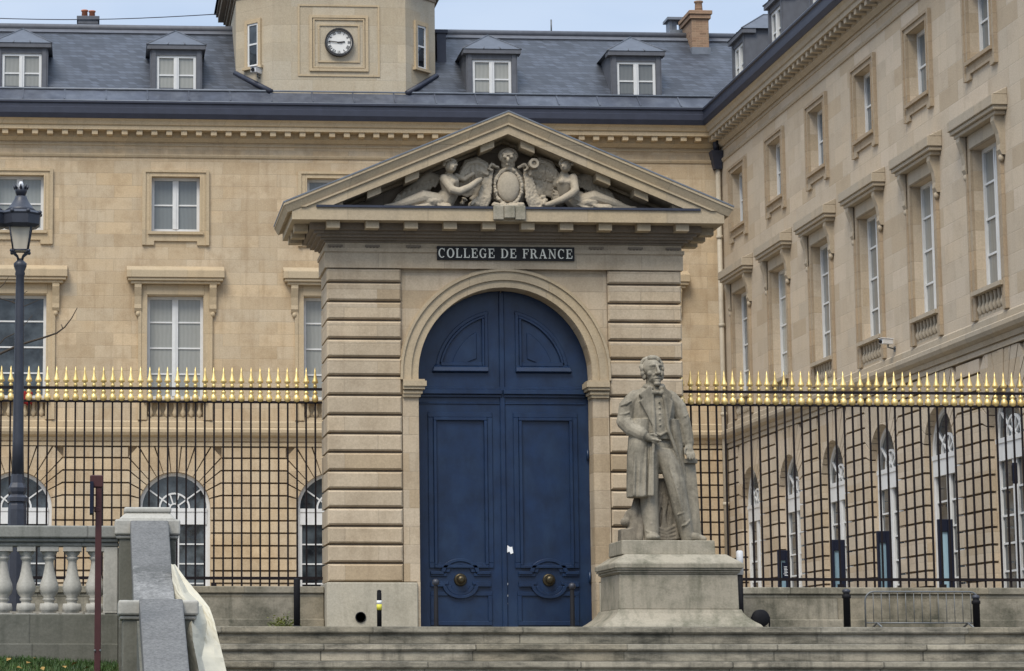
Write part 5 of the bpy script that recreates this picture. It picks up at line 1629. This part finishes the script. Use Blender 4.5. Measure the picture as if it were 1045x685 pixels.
# cream tarpaulin draped over the side of the wall: flat falls of cloth between sharp creases
rows = [  # left edge, first crease, second crease, right edge: (x, y, distance)
    [(175.5, 576, 33.25), (176.5, 577, 33.2), (177.3, 576.5, 33.3), (178.5, 577, 33.3)],
    [(176.5, 590, 33.0), (181, 590, 32.8), (184, 590, 33.05), (189.5, 591, 33.0)],
    [(178, 606, 32.6), (186, 606, 32.35), (192, 605, 32.75), (202, 606, 32.75)],
    [(183, 622, 32.2), (194, 620, 31.9), (206, 619, 32.45), (214, 621, 32.4)],
    [(187, 640, 31.9), (196, 641, 31.55), (211, 636, 32.25), (219.5, 637, 32.15)],
    [(190, 656, 31.7), (197, 655, 31.35), (208.5, 655, 31.95), (223.5, 655, 31.95)],
    [(193, 672, 31.5), (200, 670, 31.15), (205, 671, 31.55), (227.5, 672, 31.75)],
    [(196, 690, 31.3), (204, 690, 31.0), (210, 690, 31.3), (231.5, 690, 31.55)],
    [(199, 712, 31.1), (208, 712, 30.8), (216, 712, 31.1), (236, 712, 31.35)]]
m = MB()
r7 = random.Random(21)
NU, NV = 5, 4
cols = 3*NU + 1
nr = (len(rows) - 1)*NV + 1
for j in range(nr):
    f = j/NV; i0 = min(int(f), len(rows) - 2); f -= i0
    row = [[rows[i0][c][k] + (rows[i0+1][c][k] - rows[i0][c][k])*f for k in range(3)] for c in range(4)]
    for i in range(cols):
        g_ = i/NU; c0 = min(int(g_), 2); g_ -= c0
        q = [row[c0][k] + (row[c0+1][k] - row[c0][k])*g_ for k in range(3)]
        p = at(*q)
        p.y += r7.uniform(-.012, .012)*min(1, j/6)
        m.v.append(tuple(p))
for j in range(nr - 1):
    for i in range(cols - 1):
        a = j*cols + i; m.f.append([a, a+1, a+cols+1, a+cols]); m.sm.append(False)
tp = m.build('tarpaulin', M['tarp'])
md = tp.modifiers.new('s', 'SOLIDIFY'); md.thickness = .012
tag(tp, 'cream tarpaulin hanging down the right side of the stair wall', 'tarpaulin')

# red-brown post with a small blue sign seen edge-on
RY = 30.0
t = empty('metal_post', (xat(100, RY, 600), RY, -1.75), 'thin red-brown metal post with a small box near its top', 'post')
ox = t.location
zt = zat(487, RY, 100) + 1.75
m = MB(); m.box(-.036, .036, -.036, .036, 0, zt); m.build('shaft', M['rust'], t, bev=.008)
m = MB(); m.box(-.10, .05, -.05, .06, zt - .12, zt + .02); m.box(-.05, .03, -.04, .05, zt - .40, zt - .34); m.build('bracket', M['rust'], t, bev=.01)
m = MB(); m.box(-.10, -.06, -.16, .16, zt - .42, zt - .06); m.build('sign_plate', M['navy'], t)
m = MB(); m.tube([(-.06, 0, zt), (-.06, 0, zt + .17)], .012, 6); m.build('rod', M['blackpaint'], t)
zz = zat(664, RY, 100) + 1.75
for sx in (-1, 1): MB().ball((sx*.03, -.045, zz), .012, 8, 5).build('rivet', M['steel'], t)

# street lamps
LY = 38.0
def lamp(px, label):
    x = xat(px, LY, 450)
    t = empty('street_lamp', (x, LY, 0), label, 'street lamp', 'green grey lanterns on the terrace')
    Z = lambda y: zat(y, LY, 16)
    u = LY/2700
    m = MB()
    m.lathe([(9.5*u, 0), (9.5*u, Z(520)), (9*u, Z(516)), (8*u, Z(513)), (10.5*u, Z(512)), (10.5*u, Z(508)), (7.5*u, Z(505)), (9*u, Z(502)), (9.5*u, Z(498)), (7*u, Z(493)), (6.6*u, Z(484))], n=8, smooth=False)
    m.build('base', M['lamp'], t)
    m = MB(); m.lathe([(6.4*u, Z(484.2)), (5.6*u, Z(450)), (5.0*u, Z(380)), (4.4*u, Z(300)), (4.2*u, Z(282)), (5.2*u, Z(280)), (4.6*u, Z(277)), (6.6*u, Z(272)), (6.8*u, Z(269)), (4.5*u, Z(267)), (2*u, Z(264))], n=16)
    m.build('shaft', M['lamp'], t)
    m = MB()
    for k in range(4):
        a = PI/4 + k*PI/2
        m.tube([(2*u*math.cos(a), 2*u*math.sin(a), Z(268)), (4*u*math.cos(a), 4*u*math.sin(a), Z(262)), (9.5*u*math.cos(a), 9.5*u*math.sin(a), Z(258)), (11*u*math.cos(a), 11*u*math.sin(a), Z(256))], 1.2*u, 8)
        m.ball((12.5*u*math.cos(a), 12.5*u*math.sin(a), Z(257)), 1.9*u, 10, 6)
    lan = m.build('lantern_bracket', M['lamp'], t)
    m = MB()
    for k in range(4):
        a = PI/4 + k*PI/2; a2 = a + PI/2
        lo = Vector((10.5*u*math.cos(a), 10.5*u*math.sin(a), Z(256))); hi = Vector((16.0*u*math.cos(a), 16.0*u*math.sin(a), Z(231)))
        lo2 = Vector((10.5*u*math.cos(a2), 10.5*u*math.sin(a2), Z(256))); hi2 = Vector((16.0*u*math.cos(a2), 16.0*u*math.sin(a2), Z(231)))
        m.tube([lo, hi], .9*u, 6); m.tube([lo, lo2], 1.0*u, 6)
        m.tube([hi - Vector((0,0,.02)), hi2 - Vector((0,0,.02))], 1.0*u, 6)
    m.build('lantern_frame', M['lamp'], t)
    m = MB(); m.lathe([(10*u, Z(256)), (15.4*u, Z(231.5))], n=4, smooth=False, rot=PI/4); gl = m.build('lantern_glass', M['lampglass'], t)
    m = MB(); m.lathe([(17*u, Z(233)), (21*u, Z(230)), (21.5*u, Z(221)), (22.5*u, Z(219)), (20*u, Z(216.5))], n=8, smooth=False, rot=PI/8)
    m.lathe([(18*u, Z(216.6)), (13*u, Z(212.5)), (9*u, Z(207)), (6.5*u, Z(203)), (6*u, Z(200.5))], n=16)
    for k in range(8):
        a = k*PI/4 + PI/8; m.ball((21.5*u*math.cos(a), 21.5*u*math.sin(a), Z(218)), 2.2*u, 8, 5)
    m.build('lantern_hood', M['lamp'], t)
    m = MB(); m.lathe([(4.5*u, Z(200.4)), (6.0*u, Z(196)), (6.6*u, Z(193)), (5*u, Z(192.5)), (4*u, Z(196))], n=12)
    for k in range(8):
        a = k*PI/4; m.tube([(6*u*math.cos(a), 6*u*math.sin(a), Z(193)), (8.2*u*math.cos(a), 8.2*u*math.sin(a), Z(189))], [1.5*u, .5*u], 6)
    m.build('crown', M['lamp'], t)
    MB().lathe([(2.6*u, Z(193)), (2.6*u, Z(188)), (1.5*u, Z(185.5))], n=10).build('chimney_cap', M['camwhite'], t)
    return t
lamp(18.5, 'dark grey street lamp with a crowned lantern on the left, whole in view')
lamp(-15.5, 'dark street lamp cut off by the left picture edge, only its hood tip showing')

# grass bank with blades and fallen leaves
gm = MB()
def gz_(x, y): return -2.49 + (y - 24.0)/(36.0 - 24.0) * 1.86 + .03*math.sin(x*2.3 + y) if y > 24 else -2.49
nx_, ny_ = 30, 26
for i in range(nx_ + 1):
    for j in range(ny_ + 1):
        x = -16 + (16.35)*i/nx_; y = 24 + 11.72*j/ny_
        gm.v.append((x, y, gz_(x, y)))
for i in range(nx_):
    for j in range(ny_):
        a = i*(ny_+1)+j; gm.f.append([a, a+ny_+1, a+ny_+2, a+1]); gm.sm.append(True)
tag(gm.build('grass_bank', paint('bank_soil', (.035, .045, .015), .95, .3, .1, nscale=12)), kind='structure')
g5 = random.Random(9)
gb = MB()
for k in range(15000):
    x = g5.uniform(-3.2, .32); y = 36 - 8.5*g5.random()**1.7 - .3
    z = gz_(x, y); h = g5.uniform(.03, .085); a = g5.uniform(0, PI); w = .006 + .006*g5.random()
    lx_, ly_ = g5.uniform(-.03, .03), g5.uniform(-.03, .03)
    gb.v += [(x - w*math.cos(a), y - w*math.sin(a), z - .01), (x + w*math.cos(a), y + w*math.sin(a), z - .01), (x + lx_, y + ly_, z + h)]
    n = len(gb.v); gb.f.append([n-3, n-2, n-1]); gb.sm.append(False)
G1 = G('grass_blades')
G1.link(G1.mix(G1.ramp(G1.noise(3.5, 4, .6), .3, .7), (.018, .045, .010, 1), (.06, .115, .02, 1)), G1.b.inputs['Base Color']); G1.b.inputs['Roughness'].default_value = .6
tag(gb.build('grass', G1.m), kind='stuff')
lm = paint('fallen_leaf_tan', (.30, .19, .06), .8, .3, .2)
lf = MB().add([(-.05, 0, 0), (0, -.03, .012), (.055, 0, 0), (0, .035, .015)], [(0,1,2,3)]).mesh('fallen_leaf', lm)
for px_, Y in ((9, 35.2), (29, 34.9), (44, 34.4), (53, 35.3), (66, 34.6), (76, 35.0), (12, 34.2), (88, 34.6), (36, 35.4), (20, 34.5)):
    x = xat(px_, Y, 670)
    o = bpy.data.objects.new('fallen_leaf', lf); COL.objects.link(o); o.location = (x, Y, gz_(x, Y) + .07); o.rotation_euler = (g5.uniform(-.6, .6), g5.uniform(-.5, .5), g5.uniform(0, 6))
    tag(o, 'small tan fallen leaf lying on the grass bank', 'leaf', 'fallen leaves on the grass')
# weeds at the foot of the low wall
wd = MB()
for k in range(420):
    x = xat(g5.gauss(290, 7), 49.1, 630); z = abs(g5.gauss(0, .12)) ; y = 49.18 - abs(g5.gauss(0, .05))
    if z > .36: continue
    a = g5.uniform(0, 6.28); r = g5.uniform(.012, .035); e = g5.uniform(-.6, .9)
    u = Vector((math.cos(a), -.3*abs(math.sin(a)), e)).normalized()*r; v = Vector((-u.z, -.4*r, u.x))
    c = Vector((x, y, z)); n = len(wd.v)
    wd.v += [tuple(c - u), tuple(c + v*.5), tuple(c + u), tuple(c - v*.5)]; wd.f.append([n, n+1, n+2, n+3]); wd.sm.append(False)
G2 = G('weed_leaf')
G2.link(G2.mix(G2.ramp(G2.noise(6, 3, .6), .35, .65), (.03, .045, .008, 1), (.13, .14, .02, 1)), G2.b.inputs['Base Color'])
tag(wd.build('weeds', G2.m), 'patch of yellow-green weeds at the foot of the low wall left of the gate', 'weeds')

# bare tree beyond the left edge, a few twigs reaching into view
TY = 44.0
tx = xat(-120, TY, 500)
tree = empty('bare_tree', (tx, TY, 0), 'leafless tree at the left edge with a thin twig reaching over the fence', 'tree')
tm = MB(); tm.tube([(0, 0, 0), (.05, 0, 1.8), (.0, .1, 3.6), (.1, 0, 5.6), (.0, .1, 8.0)], [.19, .15, .12, .08, .03], 10)
tm.build('trunk', M['wood'], tree)
cr = MB()
def TP(x, y, Y=TY):
    p = at(x, y, Y); return Vector((p.x - tx, p.y - TY, p.z))
def br(pts, r0, r1):
    n = len(pts); cr.tube(pts, [r0 + (r1 - r0)*k/(n-1) for k in range(n)], 6)
br([Vector((.05, 0, 2.4)), TP(-60, 395), TP(-15, 368), TP(20, 352), TP(45, 344.5), TP(58, 340), TP(66, 334), TP(73, 325), TP(79, 314)], .03, .007)
br([TP(64, 335.5), TP(62.5, 331)], .010, .006)
br([TP(-15, 368), TP(5, 345), TP(20, 338), TP(33, 322)], .012, .005)
br([Vector((0, .1, 4.2)), TP(-50, 310), TP(-10, 302), TP(12, 308), TP(28, 297)], .02, .005)
br([TP(-10, 302), TP(4, 290), TP(9, 282)], .010, .004)
br([TP(12, 308), TP(24, 313), TP(40, 306)], .012, .005)
r6 = random.Random(4)
def grow(p, d, L, r, lev):
    pts = [p]
    for k in range(4):
        d = (d + Vector((r6.uniform(-.25, .25), r6.uniform(-.25, .25), r6.uniform(-.05, .25)))).normalized(); pts.append(pts[-1] + d*L/4)
    br(pts, r, r*.45)
    if lev > 0:
        for k in range(3):
            q = pts[r6.choice((2, 3, 4))]; grow(q, (d + Vector((r6.uniform(-.8, .8), r6.uniform(-.8, .8), r6.uniform(-.2, .6)))).normalized(), L*.62, r*.5, lev-1)
for k in range(7):
    a = r6.uniform(1.6, 4.6); z = 3.4 + k*.65
    grow(Vector((.03, .05, z)), Vector((math.cos(a), math.sin(a), .7)).normalized(), 2.0 - .12*k, .05, 2)
cr.build('branches', M['wood'], tree)
